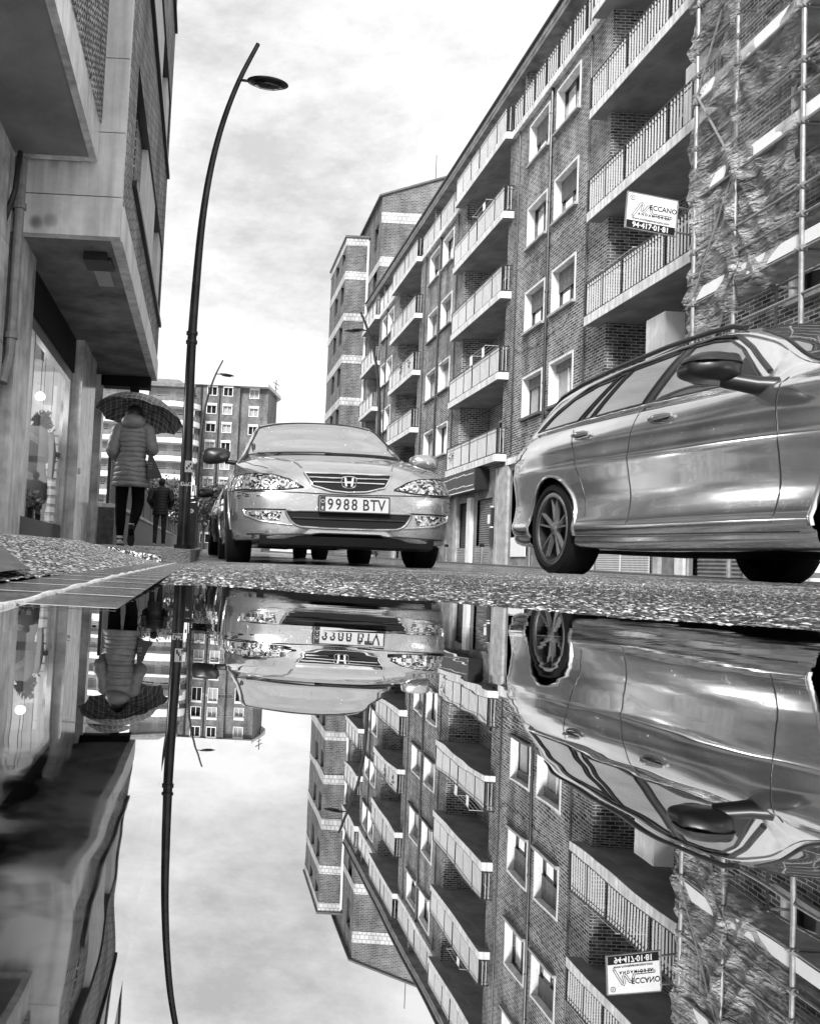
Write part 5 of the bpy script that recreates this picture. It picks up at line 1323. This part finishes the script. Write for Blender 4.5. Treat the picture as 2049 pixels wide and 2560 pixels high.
def estate():
    C = empty('estate_car', (0,0,0), 'large grey estate car with dark spoked wheels driving on the right of the silver saloon', 'car')
    T = dict(s=   [-1.04,-1.0,-.9,-.7,-.4,0,.5,1.0,1.5,1.9,2.2,2.6,3.0,3.3,3.5,3.6,3.66],
             W=   [.52,.66,.80,.875,.905,.915,.915,.913,.913,.915,.915,.91,.89,.84,.75,.62,.44],
             zb=  [.38,.32,.27,.22,.2,.19,.19,.18,.18,.18,.18,.18,.18,.18,.19,.2,.22],
             bz=  [.92,.98,1.03,1.06,1.07,1.065,1.05,1.03,1.005,.985,.965,.93,.885,.83,.77,.72,.64],
             bw=  [.46,.6,.70,.76,.79,.80,.805,.81,.815,.82,.825,.82,.79,.72,.62,.5,.36],
             rz=  [1.0,1.09,1.2,1.31,1.385,1.415,1.425,1.42,1.385,1.25,1.07,.965,.925,.87,.81,.75,.66],
             rw=  [.40,.5,.56,.59,.60,.605,.605,.60,.60,.64,.69,.70,.66,.6,.5,.4,.28],
             rc=  [1.02,1.11,1.23,1.35,1.425,1.455,1.47,1.465,1.44,1.335,1.18,1.01,.965,.91,.845,.78,.68],
             side=[(.10,-.014),(.165,.0),(.225,-.016),(.38,-.032),(.55,-.014),(.645,.0),(.70,-.006),(.84,-.02)])
    wh = [(0,.335),(2.85,.335)]
    m = car_body(T, wh, .372); S = Surf(m); m.build('body', 'bodygrey', C, smooth=45)
    MB().box(-.6,.6,-3.3,.8,.19,.6).box(-.8,.8,-.32,.32,.3,.84).box(-.74,.74,-3.12,-2.56,.3,.7).build('underbody', 'dark', C)
    for cs in (0, 2.85):
        for sd, vw in ((-1,'L'), (1,'R')): wheel(C, sd*.888, -cs, .335, .335, .23, sd, 5, .245); arch_lip(S, C, cs, .335, .372, vw, 'bodygrey', .014)
    for vw in 'LR':
        patch(S, vw, [(-.46,1.10),(.16,1.09),(.46,1.34),(.2,1.34),(-.1,1.29),(-.32,1.2)], 'quarter_window', 'carglass', C, .006, .05, 0)
        patch(S, vw, [(.22,1.085),(.34,1.083),(.58,1.35),(.50,1.35)], 'vent_window', 'carglass', C, .006, .05, 0)
        patch(S, vw, [(.38,1.083),(.98,1.068),(1.14,1.36),(.62,1.36)], 'rear_door_window', 'carglass', C, .006, .05, 0)
        patch(S, vw, [(1.08,1.06),(2.02,1.01),(1.95,1.06),(1.72,1.235),(1.56,1.32),(1.40,1.352),(1.24,1.362)], 'front_door_window', 'carglass', C, .006, .05, 0)
        patch(S, vw, [(1.74,1.027),(2.01,1.013),(1.94,1.065),(1.80,1.165)], 'mirror_base', 'black', C, .010, .05, 0)
        patch(S, vw, [(1.0,1.066),(1.06,1.062),(1.22,1.362),(1.16,1.362)], 'door_pillar', 'black', C, .007, .05, 0)
        strip(S, vw, [(-.52,1.085),(.3,1.07),(1.0,1.05),(1.7,1.015),(2.08,.995)], 'window_trim', 'chrome', C, .011, .004)
        strip(S, vw, [(-.52,1.1),(-.3,1.24),(.05,1.36),(.5,1.385),(1.1,1.385),(1.42,1.375),(1.60,1.335),(1.78,1.23),(2.05,1.04)], 'window_seal', 'black', C, .014, .003)
        strip(S, vw, [(.08,1.06),(.28,.95),(.5,.7),(.52,.42)], 'door_gap', 'black', C, .003, 0) if False else None
        strip(S, vw, [(1.02,1.04),(1.03,.9),(1.02,.6),(1.03,.33)], 'door_gap', 'black', C, .0035, 0)
        strip(S, vw, [(2.2,.98),(2.28,.7),(2.25,.3)], 'door_gap', 'black', C, .0035, 0)
        strip(S, vw, [(.18,1.05),(.34,.85),(.45,.6),(.5,.4)], 'door_gap', 'black', C, .0035, 0)
        strip(S, vw, [(.42,.285),(1.0,.27),(2.4,.255)], 'sill_gap', 'black', C, .004, 0)
        sd = -1 if vw == 'L' else 1
        for hs, hz in ((.33,.945),(1.25,.915)):
            h, nn = S.hit(*PROJ[vw](hs+.06, hz))
            cup = MB().lathe([(.001,.0015),(.05,.002),(.058,-.002)], lambda a, b, hh: (h.x+sd*hh, h.y+a*1.5, h.z+b*.75), 24); co = cup.build('handle_cup', 'darkmetal', C, smooth=60)
            P = [(h.x+sd*(.006+.03*sin(pi*t)), -(hs-.055+.23*t), hz+.018-.004*t) for t in np.linspace(0, 1, 9)]
            MB().tube(P, [.010,.015,.017,.018,.018,.018,.017,.015,.010], 10).build('door_handle', 'bodygrey', co, smooth=60)
        # black frames round the side windows
        for wn in ([(-.46,1.10),(.16,1.09),(.46,1.34),(.2,1.34),(-.1,1.29),(-.32,1.2)], [(.22,1.085),(.34,1.083),(.58,1.35),(.50,1.35)], [(.38,1.083),(.98,1.068),(1.14,1.36),(.62,1.36)], [(1.08,1.06),(2.02,1.01),(1.95,1.06),(1.72,1.235),(1.56,1.32),(1.40,1.352),(1.24,1.362)]):
            strip(S, vw, wn, 'window_frame', 'black', C, .009, .006, True)
        # roof rail
        P = [(sd*.595, -s, z) for s, z in ((-.62,1.345),(-.5,1.395),(-.2,1.435),(.3,1.455),(.9,1.457),(1.3,1.44),(1.5,1.42),(1.6,1.385))]
        MB().tube(P, .016, 8).build('roof_rail', 'black', C, smooth=60)
        # mirror
        mir = MB(); cx, cs, cz = sd*1.05, 1.98, 1.05; rings = []
        for t in np.linspace(0, 1, 11):
            k = min(1, (.1+2.6*t)**.6) if t < .95 else .95
            rings.append([(cx+.13*k*(abs(cos(q))**.7)*(1 if cos(q) > 0 else -1), -(cs+.13-.18*t), cz+(.066-.018*cos(q)*sd)*k*(abs(sin(q))**.55)*(1 if sin(q) > 0 else -1)-.01*cos(q)*sd) for q in np.linspace(0, 2*pi, 25)[:-1]])
        mir.loft(rings); mo = mir.build('wing_mirror', 'black', C, smooth=50)
        cap = MB().loft([[(x, y, z) if z > cz+.02 else (x, y, cz+.02) for x, y, z in [(cx+.132*k*cos(q), -(cs+.137-.16*t), cz+.088*k*(abs(sin(q))**.75)*(1 if sin(q) > 0 else -1)) for q in np.linspace(0, 2*pi, 25)[:-1]]] for t, k in ((0,.35),(.1,.68),(.25,.88),(.5,1),(.9,1))])
        cap.v = [(x, y, cz+(z-cz)*.84) for x, y, z in cap.v]; cap.build('mirror_cap', 'darkmetal', mo, smooth=50)
        MB().loft([[(cx+.11*cos(q), -(cs-.052), cz+.07*sin(q)) for q in np.linspace(0, 2*pi, 21)[:-1]], [(cx+.09*cos(q), -(cs-.056), cz+.055*sin(q)) for q in np.linspace(0, 2*pi, 21)[:-1]]]).build('mirror_glass', 'chrome', mo)
        MB().tube([(cx-sd*.06,-cs-.02,cz-.05),(sd*.87,-cs-.1,cz-.09),(sd*.8,-cs-.14,cz-.10)], [.04,.045,.05], 8).build('mirror_foot', 'black', mo, smooth=60)
    ws = [(-.69,2.30),(-.4,2.45),(0,2.5),(.4,2.45),(.69,2.30),(.66,2.1),(.615,1.9),(.57,1.70),(.3,1.64),(0,1.62),(-.3,1.64),(-.57,1.70),(-.615,1.9),(-.66,2.1)]
    patch(S, 'T', ws, 'windscreen', 'carglass', C, .004, .07, 0)
    strip(S, 'T', ws, 'windscreen_seal', 'black', C, .008, .003, True)
    patch(S, 'B', [(-.52,1.06),(.52,1.06),(.46,1.3),(-.46,1.3)], 'rear_window', 'carglass', C, .006, .06, 0)
    for sg in (-1, 1):
        patch(S, 'L' if sg < 0 else 'R', [(-.93,.86),(-.62,.90),(-.55,.985),(-.9,.97)], 'tail_light', 'amber', C, .006, .03, 0)
        patch(S, 'B', [(sg*.4,.86),(sg*.78,.84),(sg*.76,.96),(sg*.4,.95)], 'tail_light', 'amber', C, .006, .03, 0)
        patch(S, 'F', [(sg*.42,.66),(sg*.78,.68),(sg*.76,.76),(sg*.42,.73)], 'headlight', 'lamp', C, .006, .03, 0)
        patch(S, 'F', [(sg*.05,.48),(sg*.32,.48),(sg*.34,.66),(sg*.06,.66)], 'grille', 'dark', C, .006, .03, 1)
    patch(S, 'F', [(-.6,.24),(.6,.24),(.65,.36),(-.65,.36)], 'air_intake', 'dark', C, .006, .04, 1)
    MB().box(-.26,.26,-3.70,-3.68,.40,.51).build('number_plate', 'plate', C)
    strip(S, 'T', [(-.7,2.46),(-.2,2.62),(.3,2.62)], 'wiper', 'black', C, .01, .02)
    return C
BM = estate()
BM.location = (3.385, 6.07, .045); BM.rotation_euler = (radians(.4), 0, radians(2.2))

# ------------------------------------------------------------ people
def skin_body(name, pts, edges, m, parent, root=0, sub=2):
    me = bpy.data.meshes.new(name); me.from_pydata([p[:3] for p in pts], edges, []); o = bpy.data.objects.new(name, me); COL.objects.link(o)
    sk = o.modifiers.new('skin', 'SKIN'); sk.use_smooth_shade = True
    if not me.skin_vertices: 
        bpy.context.view_layer.objects.active = o
    lay = me.skin_vertices[0].data if me.skin_vertices else None
    for i, p in enumerate(pts):
        lay[i].radius = (p[3], p[4] if len(p) > 4 else p[3]); lay[i].use_root = (i == root)
    s = o.modifiers.new('sub', 'SUBSURF'); s.levels = sub; s.render_levels = sub
    me2 = bpy.data.meshes.new_from_object(o.evaluated_get(bpy.context.evaluated_depsgraph_get()))
    bpy.data.objects.remove(o); me2.name = name; me2.materials.clear(); me2.materials.append(M[m])
    me2.polygons.foreach_set('use_smooth', [True]*len(me2.polygons))
    o = bpy.data.objects.new(name, me2); COL.objects.link(o); o.parent = parent; return o
def figure(loc, rz, k, legs, arms, label, coatm, trousers, hairm):
    """legs/arms: joint lists in metres for a 1.65 m figure seen from behind (walking +y)"""
    e = empty('person', loc, label, 'person', rz=rz); e.scale = (k, k, k)
    P = [(0,0,.93,.15,.11),(0,0,1.1,.13,.095),(0,0,1.28,.155,.1),(0,0,1.40,.10,.075),(0,.01,1.46,.05,.05),(0,.02,1.54,.07,.08),(0,.025,1.62,.055,.065)]
    E = [(0,1),(1,2),(2,3),(3,4),(4,5),(5,6)]
    def chain(root, js):
        prev = root
        for j in js: P.append(j); E.append((prev, len(P)-1)); prev = len(P)-1
        return prev
    for L in legs: chain(0, L)
    hands = []
    for A in arms: hands.append(chain(3, A))
    for hnd in hands:
        x, y, z = P[hnd][:3]
        for t in range(5):
            a = (t-2)*.018
            chain(hnd, [(x+a, y+.02+.004*t, z-.045, .010), (x+a*1.2, y+.05, z-.07+.004*abs(t-2), .008)])
    b = skin_body('body', P, E, trousers, e)
    return e, b
def tubeish(rings, nseg=28): return MB().loft([[(cx+a*cos(t), cy+b*sin(t), z) for t in np.linspace(0, 2*pi, nseg+1)[:-1]] for cx, cy, z, a, b in rings])
def quilt(z0, z1, prof, pitch, amp):
    """torso rings with puffy horizontal quilting"""
    zs = np.arange(z0, z1, pitch/7); out = []
    for z in zs:
        t = (z-z0)/(z1-z0); a = float(cr(prof['t'], prof['a'], t)); b = float(cr(prof['t'], prof['b'], t)); cx = float(cr(prof['t'], prof['x'], t)); cy = float(cr(prof['t'], prof['y'], t))
        q = abs(sin(pi*(z-z0)/pitch))**.45*amp; out.append((cx, cy, z, a+q, b+q))
    return out
def sleeve(pts, rs, pitch, amp):
    P = []; R = []
    for (p, q), (r0, r1) in zip(zip(pts, pts[1:]), zip(rs, rs[1:])):
        n = 16
        for i in range(n): t = i/n; P.append(Vector(p).lerp(Vector(q), t)); R.append(r0+(r1-r0)*t)
    P.append(Vector(pts[-1])); R.append(rs[-1]); L = 0; RR = []
    for i in range(len(P)):
        if i: L += (P[i]-P[i-1]).length
        RR.append(R[i]+amp*abs(sin(pi*L/pitch))**.45)
    return MB().tube(P, RR, 16)
def woman():
    z0 = float(walk_z(-.9, 9.9))
    legs = [[(-.09,0,.82,.10),(-.10,.02,.5,.075),(-.09,-.02,.30,.066),(-.085,-.03,.10,.045),(-.085,.06,.045,.035)],
            [(.09,0,.82,.10),(.10,.06,.5,.078),(.085,-.08,.36,.068),(.065,-.20,.22,.045),(.055,-.24,.12,.034)]]
    arms = [[(-.165,0,1.385,.055),(-.235,-.02,1.12,.042),(-.17,.12,1.05,.032),(-.13,.16,1.06,.025)],
            [(.165,0,1.385,.055),(.24,-.0,1.14,.042),(.18,.14,1.22,.03),(.16,.2,1.30,.025)]]
    e, b = figure((-.885, 9.9, z0), 0, 1.0, legs, arms, 'person walking away in a long quilted hooded coat and black leggings under an umbrella', 'coat', 'cloth', 'hair')
    prof = dict(t=[0,.15,.35,.55,.75,.88,.96,1], a=[.205,.2,.18,.152,.17,.175,.13,.07], b=[.15,.15,.14,.12,.125,.12,.095,.06], x=[0]*8, y=[0]*8)
    cm = MB().loft([[(cx+a*cos(t), cy+bb*sin(t), z+.0) for t in np.linspace(0, 2*pi, 41)[:-1]] for cx, cy, z, a, bb in quilt(.70, 1.45, prof, .0575, .014)]); cm.v = [(x*(1+.015*sin(z*23+atan2(y,x)*3))+.004*sin(z*41+y*30), y*(1+.05*sin(z*17+x*19)), z+.004*sin(atan2(y,x)*3+z*9)+.005*sin(x*23+z*31)) for x, y, z in cm.v]; cm.build('coat', 'coat', e, smooth=True)
    for A in arms: sleeve([(A[0][0]*.45,0,1.40)]+[a[:3] for a in A[:3]], [.05,.078,.07,.055], .085, .010).build('sleeve', 'coat', e, smooth=True)
    hd = MB()
    hd.loft([[(.142*cos(t)*cos(f), -.075+.10*sin(t)*cos(f), 1.465+.095*sin(f)) for t in np.linspace(0, 2*pi, 25)[:-1]] for f in np.linspace(-1.5, 1.5, 13)])
    hd.loft([[((.115+.02*sin(u))*cos(t), -.005+(.095+.02*sin(u))*sin(t), 1.375+.035*sin(u)+.02) for u in np.linspace(0, 2*pi, 9)[:-1]] for t in np.linspace(0, 2*pi, 29)], cap=False)
    hd.build('hood', 'coat', e, smooth=True)
    hr = MB().loft([[(.108*cos(t)*cos(f), .02+.115*sin(t)*cos(f), 1.565+.12*sin(f)) for t in np.linspace(0, 2*pi, 25)[:-1]] for f in np.linspace(-1.5, 1.5, 13)])
    hr.loft([[(.09*cos(t)*s, -.03+.06*sin(t)*s, z) for t in np.linspace(0, 2*pi, 17)[:-1]] for z, s in ((1.40,.8),(1.47,1.05),(1.56,1.02))])
    hr.build('hair', 'hair', e, smooth=True)
    fc = MB().loft([[(.07*cos(t)*cos(f), .055+.085*sin(t)*cos(f), 1.545+.09*sin(f)) for t in np.linspace(0, 2*pi, 21)[:-1]] for f in np.linspace(-1.5, 1.5, 11)])
    fc.add([(-.012,.135,1.53),(.012,.135,1.53),(0,.16,1.525),(0,.138,1.565)], [(0,1,2),(0,2,3),(1,3,2),(0,3,1)]); fc.build('face', 'skin', e, smooth=True)
    def shoe(x, y, z, up):
        s = MB()
        sec = [(-.0,.030,.05),(.04,.036,.06),(.1,.038,.05),(.17,.042,.035),(.23,.036,.022),(.255,.02,.014)]
        rings = [[(w*cos(t), -.06+yy, .032+h*.75*sin(t)*(1 if sin(t) > 0 else .3)) for t in np.linspace(0, 2*pi, 17)[:-1]] for yy, w, h in sec]
        s.loft(rings)
        s.v = [(x+a, y+b_*cos(up)+(c)*sin(up), z-b_*sin(up)*1.0+c*cos(up)) for a, b_, c in s.v]; o = s.build('shoe', 'shoe', e, smooth=True)
        so = MB().prism([(-.03,-.06),(.03,-.06),(.04,.06),(.044,.13),(.03,.19),(0,.205),(-.03,.19),(-.044,.13),(-.036,.06)], lambda u, v, d: (u, v, d), -.004, .018)
        so.v = [(x+a, y+b_*cos(up)+c*sin(up), z-b_*sin(up)+c*cos(up)) for a, b_, c in so.v]; so.build('sole', 'ink', o)
        MB().tube([(x,y-.03,z+.085 if not up else z+.09),(x,y-.03,z+.115)], .036, 12).build('sock', 'shoe', o) if not up else None
    shoe(-.085, -.02, .004, 0); shoe(.06, -.24, .19, 1.25)
woman()
def umbrella():
    e = empty('umbrella', (-.80, 10.2, 1.96), 'large dark tartan umbrella held open over the person in the quilted coat', 'umbrella')
    e.rotation_euler = (radians(-12), radians(10), 0)
    n = 10; R = .545; rows = []; prof = [(.001,.0),(.12,-.012),(.24,-.045),(.36,-.10),(.46,-.17),(.545,-.265)]
    for r, z in prof:
        row = []
        for k in range(n*6):
            a = 2*pi*k/(n*6); f = abs(sin(a*n/2)); row.append((r*(1-.045*f*(r/R))*cos(a), r*(1-.045*f*(r/R))*sin(a), z+.030*f*(r/R)**2))
        rows.append(row)
    MB().loft(rows, cap=False).build('canopy', 'tartan', e, smooth=25)
    rb = MB()
    for k in range(n):
        a = 2*pi*k/n; rb.tube([(r*.99*cos(a), r*.99*sin(a), z-.006) for r, z in prof], .0035, 5); rb.tube([(.27*cos(a), .27*sin(a), -.065),(.012*cos(a),.012*sin(a),-.25)], .0025, 4)
    rb.build('rib', 'black', e)
    MB().tube([(0,0,.05),(0,0,-.78)], .006, 8).build('shaft', 'darkmetal', e)
    MB().tube([(0,0,-.68),(0,0,-.8),(0,.02,-.83),(0,.05,-.82)], .012, 8).build('handle', 'black', e, smooth=60)
umbrella()
def bag():
    e = empty('shoulder_bag', (-.63, 9.86, 1.0), 'black bag with stitched stripes hanging at the side of the quilted coat', 'bag')
    MB().prism([(-.05,-.06),(.10,-.045),(.115,-.03),(.0,.2),(-.05,.27),(-.06,.1)], lambda u, v, d: (u, d, v), -.07, .05).build('pouch', 'black', e)
    b = MB()
    for z in (.05,.08,.11): b.box(-.045,.0,-.075,-.071,z,z+.012)
    b.build('stitching', 'shutter', e)
    MB().tube([(-.05,-.0,.25),(-.08,.05,.4),(-.12,.03,.5)], .009, 6).build('strap', 'black', e, smooth=60)
bag()
def man():
    z0 = float(walk_z(-.9, 17))
    legs = [[(-.09,0,.84,.085),(-.10,.03,.48,.065),(-.10,-.02,.1,.05),(-.10,.08,.045,.04)],[(.09,0,.84,.085),(.10,.0,.48,.065),(.11,-.04,.1,.05),(.11,.06,.045,.04)]]
    arms = [[(-.2,0,1.37,.055),(-.27,-.03,1.12,.045),(-.22,.1,1.0,.035),(-.2,.14,.98,.028)],[(.2,0,1.37,.055),(.27,-.03,1.12,.045),(.22,.1,1.0,.035),(.2,.14,.98,.028)]]
    e, b = figure((-.88, 17, z0), 0, .84, legs, arms, 'smaller person farther off walking away in a dark jacket and faded jeans', 'coatdark', 'jeans', 'hair')
    prof = dict(t=[0,.2,.5,.8,.93,1], a=[.185,.18,.175,.2,.15,.07], b=[.13,.13,.125,.125,.1,.06], x=[0]*6, y=[0]*6)
    MB().loft([[(cx+a*cos(t), cy+bb*sin(t), z) for t in np.linspace(0, 2*pi, 33)[:-1]] for cx, cy, z, a, bb in quilt(.76, 1.47, prof, .07, .01)]).build('jacket', 'coatdark', e, smooth=True)
    for A in arms: sleeve([a[:3] for a in A[:3]], [.078,.07,.055], .09, .008).build('sleeve', 'coatdark', e, smooth=True)
    MB().loft([[(.085*cos(t)*cos(f), .02+.095*sin(t)*cos(f), 1.57+.10*sin(f)) for t in np.linspace(0, 2*pi, 21)[:-1]] for f in np.linspace(-1.5, 1.5, 11)]).build('hair', 'hair', e, smooth=True)
    for sx in (-1, 1):
        s = MB().loft([[(sx*.105+w*cos(t), -.06+yy, .035+h*sin(t)*(1 if sin(t) > 0 else .5)) for t in np.linspace(0, 2*pi, 15)[:-1]] for yy, w, h in ((0,.035,.05),(.1,.045,.045),(.2,.04,.03),(.24,.02,.015))]); s.build('shoe', 'shoe', e, smooth=True)
man()

# ------------------------------------------------------------ camera, sky, light
cam = bpy.data.cameras.new('camera'); co = bpy.data.objects.new('camera', cam); COL.objects.link(co); scene.camera = co
p, r = radians(3.2), radians(3.0)
F = Vector((0, cos(p), sin(p))); R0 = Vector((1,0,0)); U0 = Vector((0,-sin(p),cos(p)))
Rv = cos(r)*R0+sin(r)*U0; Uv = -sin(r)*R0+cos(r)*U0
mw = Matrix((Rv, Uv, -F)).transposed().to_4x4(); mw.translation = (0, 0, .03); co.matrix_world = mw
cam.sensor_fit = 'VERTICAL'; cam.sensor_height = 36; cam.lens = 36*2100/2560; cam.shift_x = (1024.5-510)/2560; cam.clip_start = .004; cam.clip_end = 3000
w = bpy.data.worlds.new('World'); scene.world = w; w.use_nodes = True; nt = w.node_tree; L = nt.links
bg = nt.nodes['Background']; sky = nt.nodes.new('ShaderNodeTexSky'); sky.sky_type = 'NISHITA'; sky.sun_disc = False
SE, SR = radians(48), radians(200)
sky.sun_elevation = SE; sky.sun_rotation = SR; sky.air_density = 1.5; sky.dust_density = 4
bw = nt.nodes.new('ShaderNodeRGBToBW'); L.new(sky.outputs[0], bw.inputs[0])
tc = nt.nodes.new('ShaderNodeTexCoord'); mp = nt.nodes.new('ShaderNodeMapping'); mp.inputs['Scale'].default_value = (1,1,2.2); L.new(tc.outputs['Generated'], mp.inputs[0])
n1 = nt.nodes.new('ShaderNodeTexNoise'); n1.inputs['Scale'].default_value = 3.0; n1.inputs['Detail'].default_value = 9; n1.inputs['Roughness'].default_value = .66; L.new(mp.outputs[0], n1.inputs['Vector'])
rp = ramp(nt, [(.34, .33), (.46, .45), (.58, .56)]); L.new(n1.outputs['Fac'], rp.inputs[0])
mx = nt.nodes.new('ShaderNodeMix'); mx.inputs[0].default_value = .8; mx.inputs[3].default_value = 10.5; L.new(bw.outputs[0], mx.inputs[2])
mu = nt.nodes.new('ShaderNodeMath'); mu.operation = 'MULTIPLY'; L.new(mx.outputs[0], mu.inputs[0]); L.new(rp.outputs[0], mu.inputs[1])
L.new(mu.outputs[0], bg.inputs['Color']); bg.inputs['Strength'].default_value = .105
sl = bpy.data.lights.new('sun', 'SUN'); sl.energy = 2.2; sl.angle = radians(12); so = bpy.data.objects.new('sun', sl); COL.objects.link(so)
# sun behind the camera, a little to the right, softened by cloud
d = Vector((-.42, -1.0, .78)).normalized(); so.rotation_euler = d.to_track_quat('Z', 'Y').to_euler()
sky.sun_elevation = math.asin(d.z); sky.sun_rotation = atan2(d.x, d.y)
scene.view_settings.view_transform = 'Standard'; scene.view_settings.look = 'None'; scene.view_settings.exposure = 1.2; scene.view_settings.gamma = 1
scene.render.engine = 'CYCLES'; scene.cycles.max_bounces = 8; scene.cycles.diffuse_bounces = 2; scene.cycles.transparent_max_bounces = 16
SPLIT = {'collar','scuff','loggia_ceiling','shop_pillar','white_column','transom','coupler','attic_glass','letterbox','house_number','chimney','vent_grille','corner_panel','end_beam','lintel','overhang_beam','edge_band','light_fitting','belt_course','guard_rail','brace','underbody','axle','handle_cup','cable','graffiti','band','downpipe','shop_window','pouch','cover'}
for o in list(bpy.data.objects):
    if o.type == 'MESH' and o.parent and o.name.split('.')[0] in SPLIT and not (o.name.startswith('band') and o.parent.name.startswith('plate')): split_loose(o)
scene.render.resolution_x = 819; scene.render.resolution_y = 1024
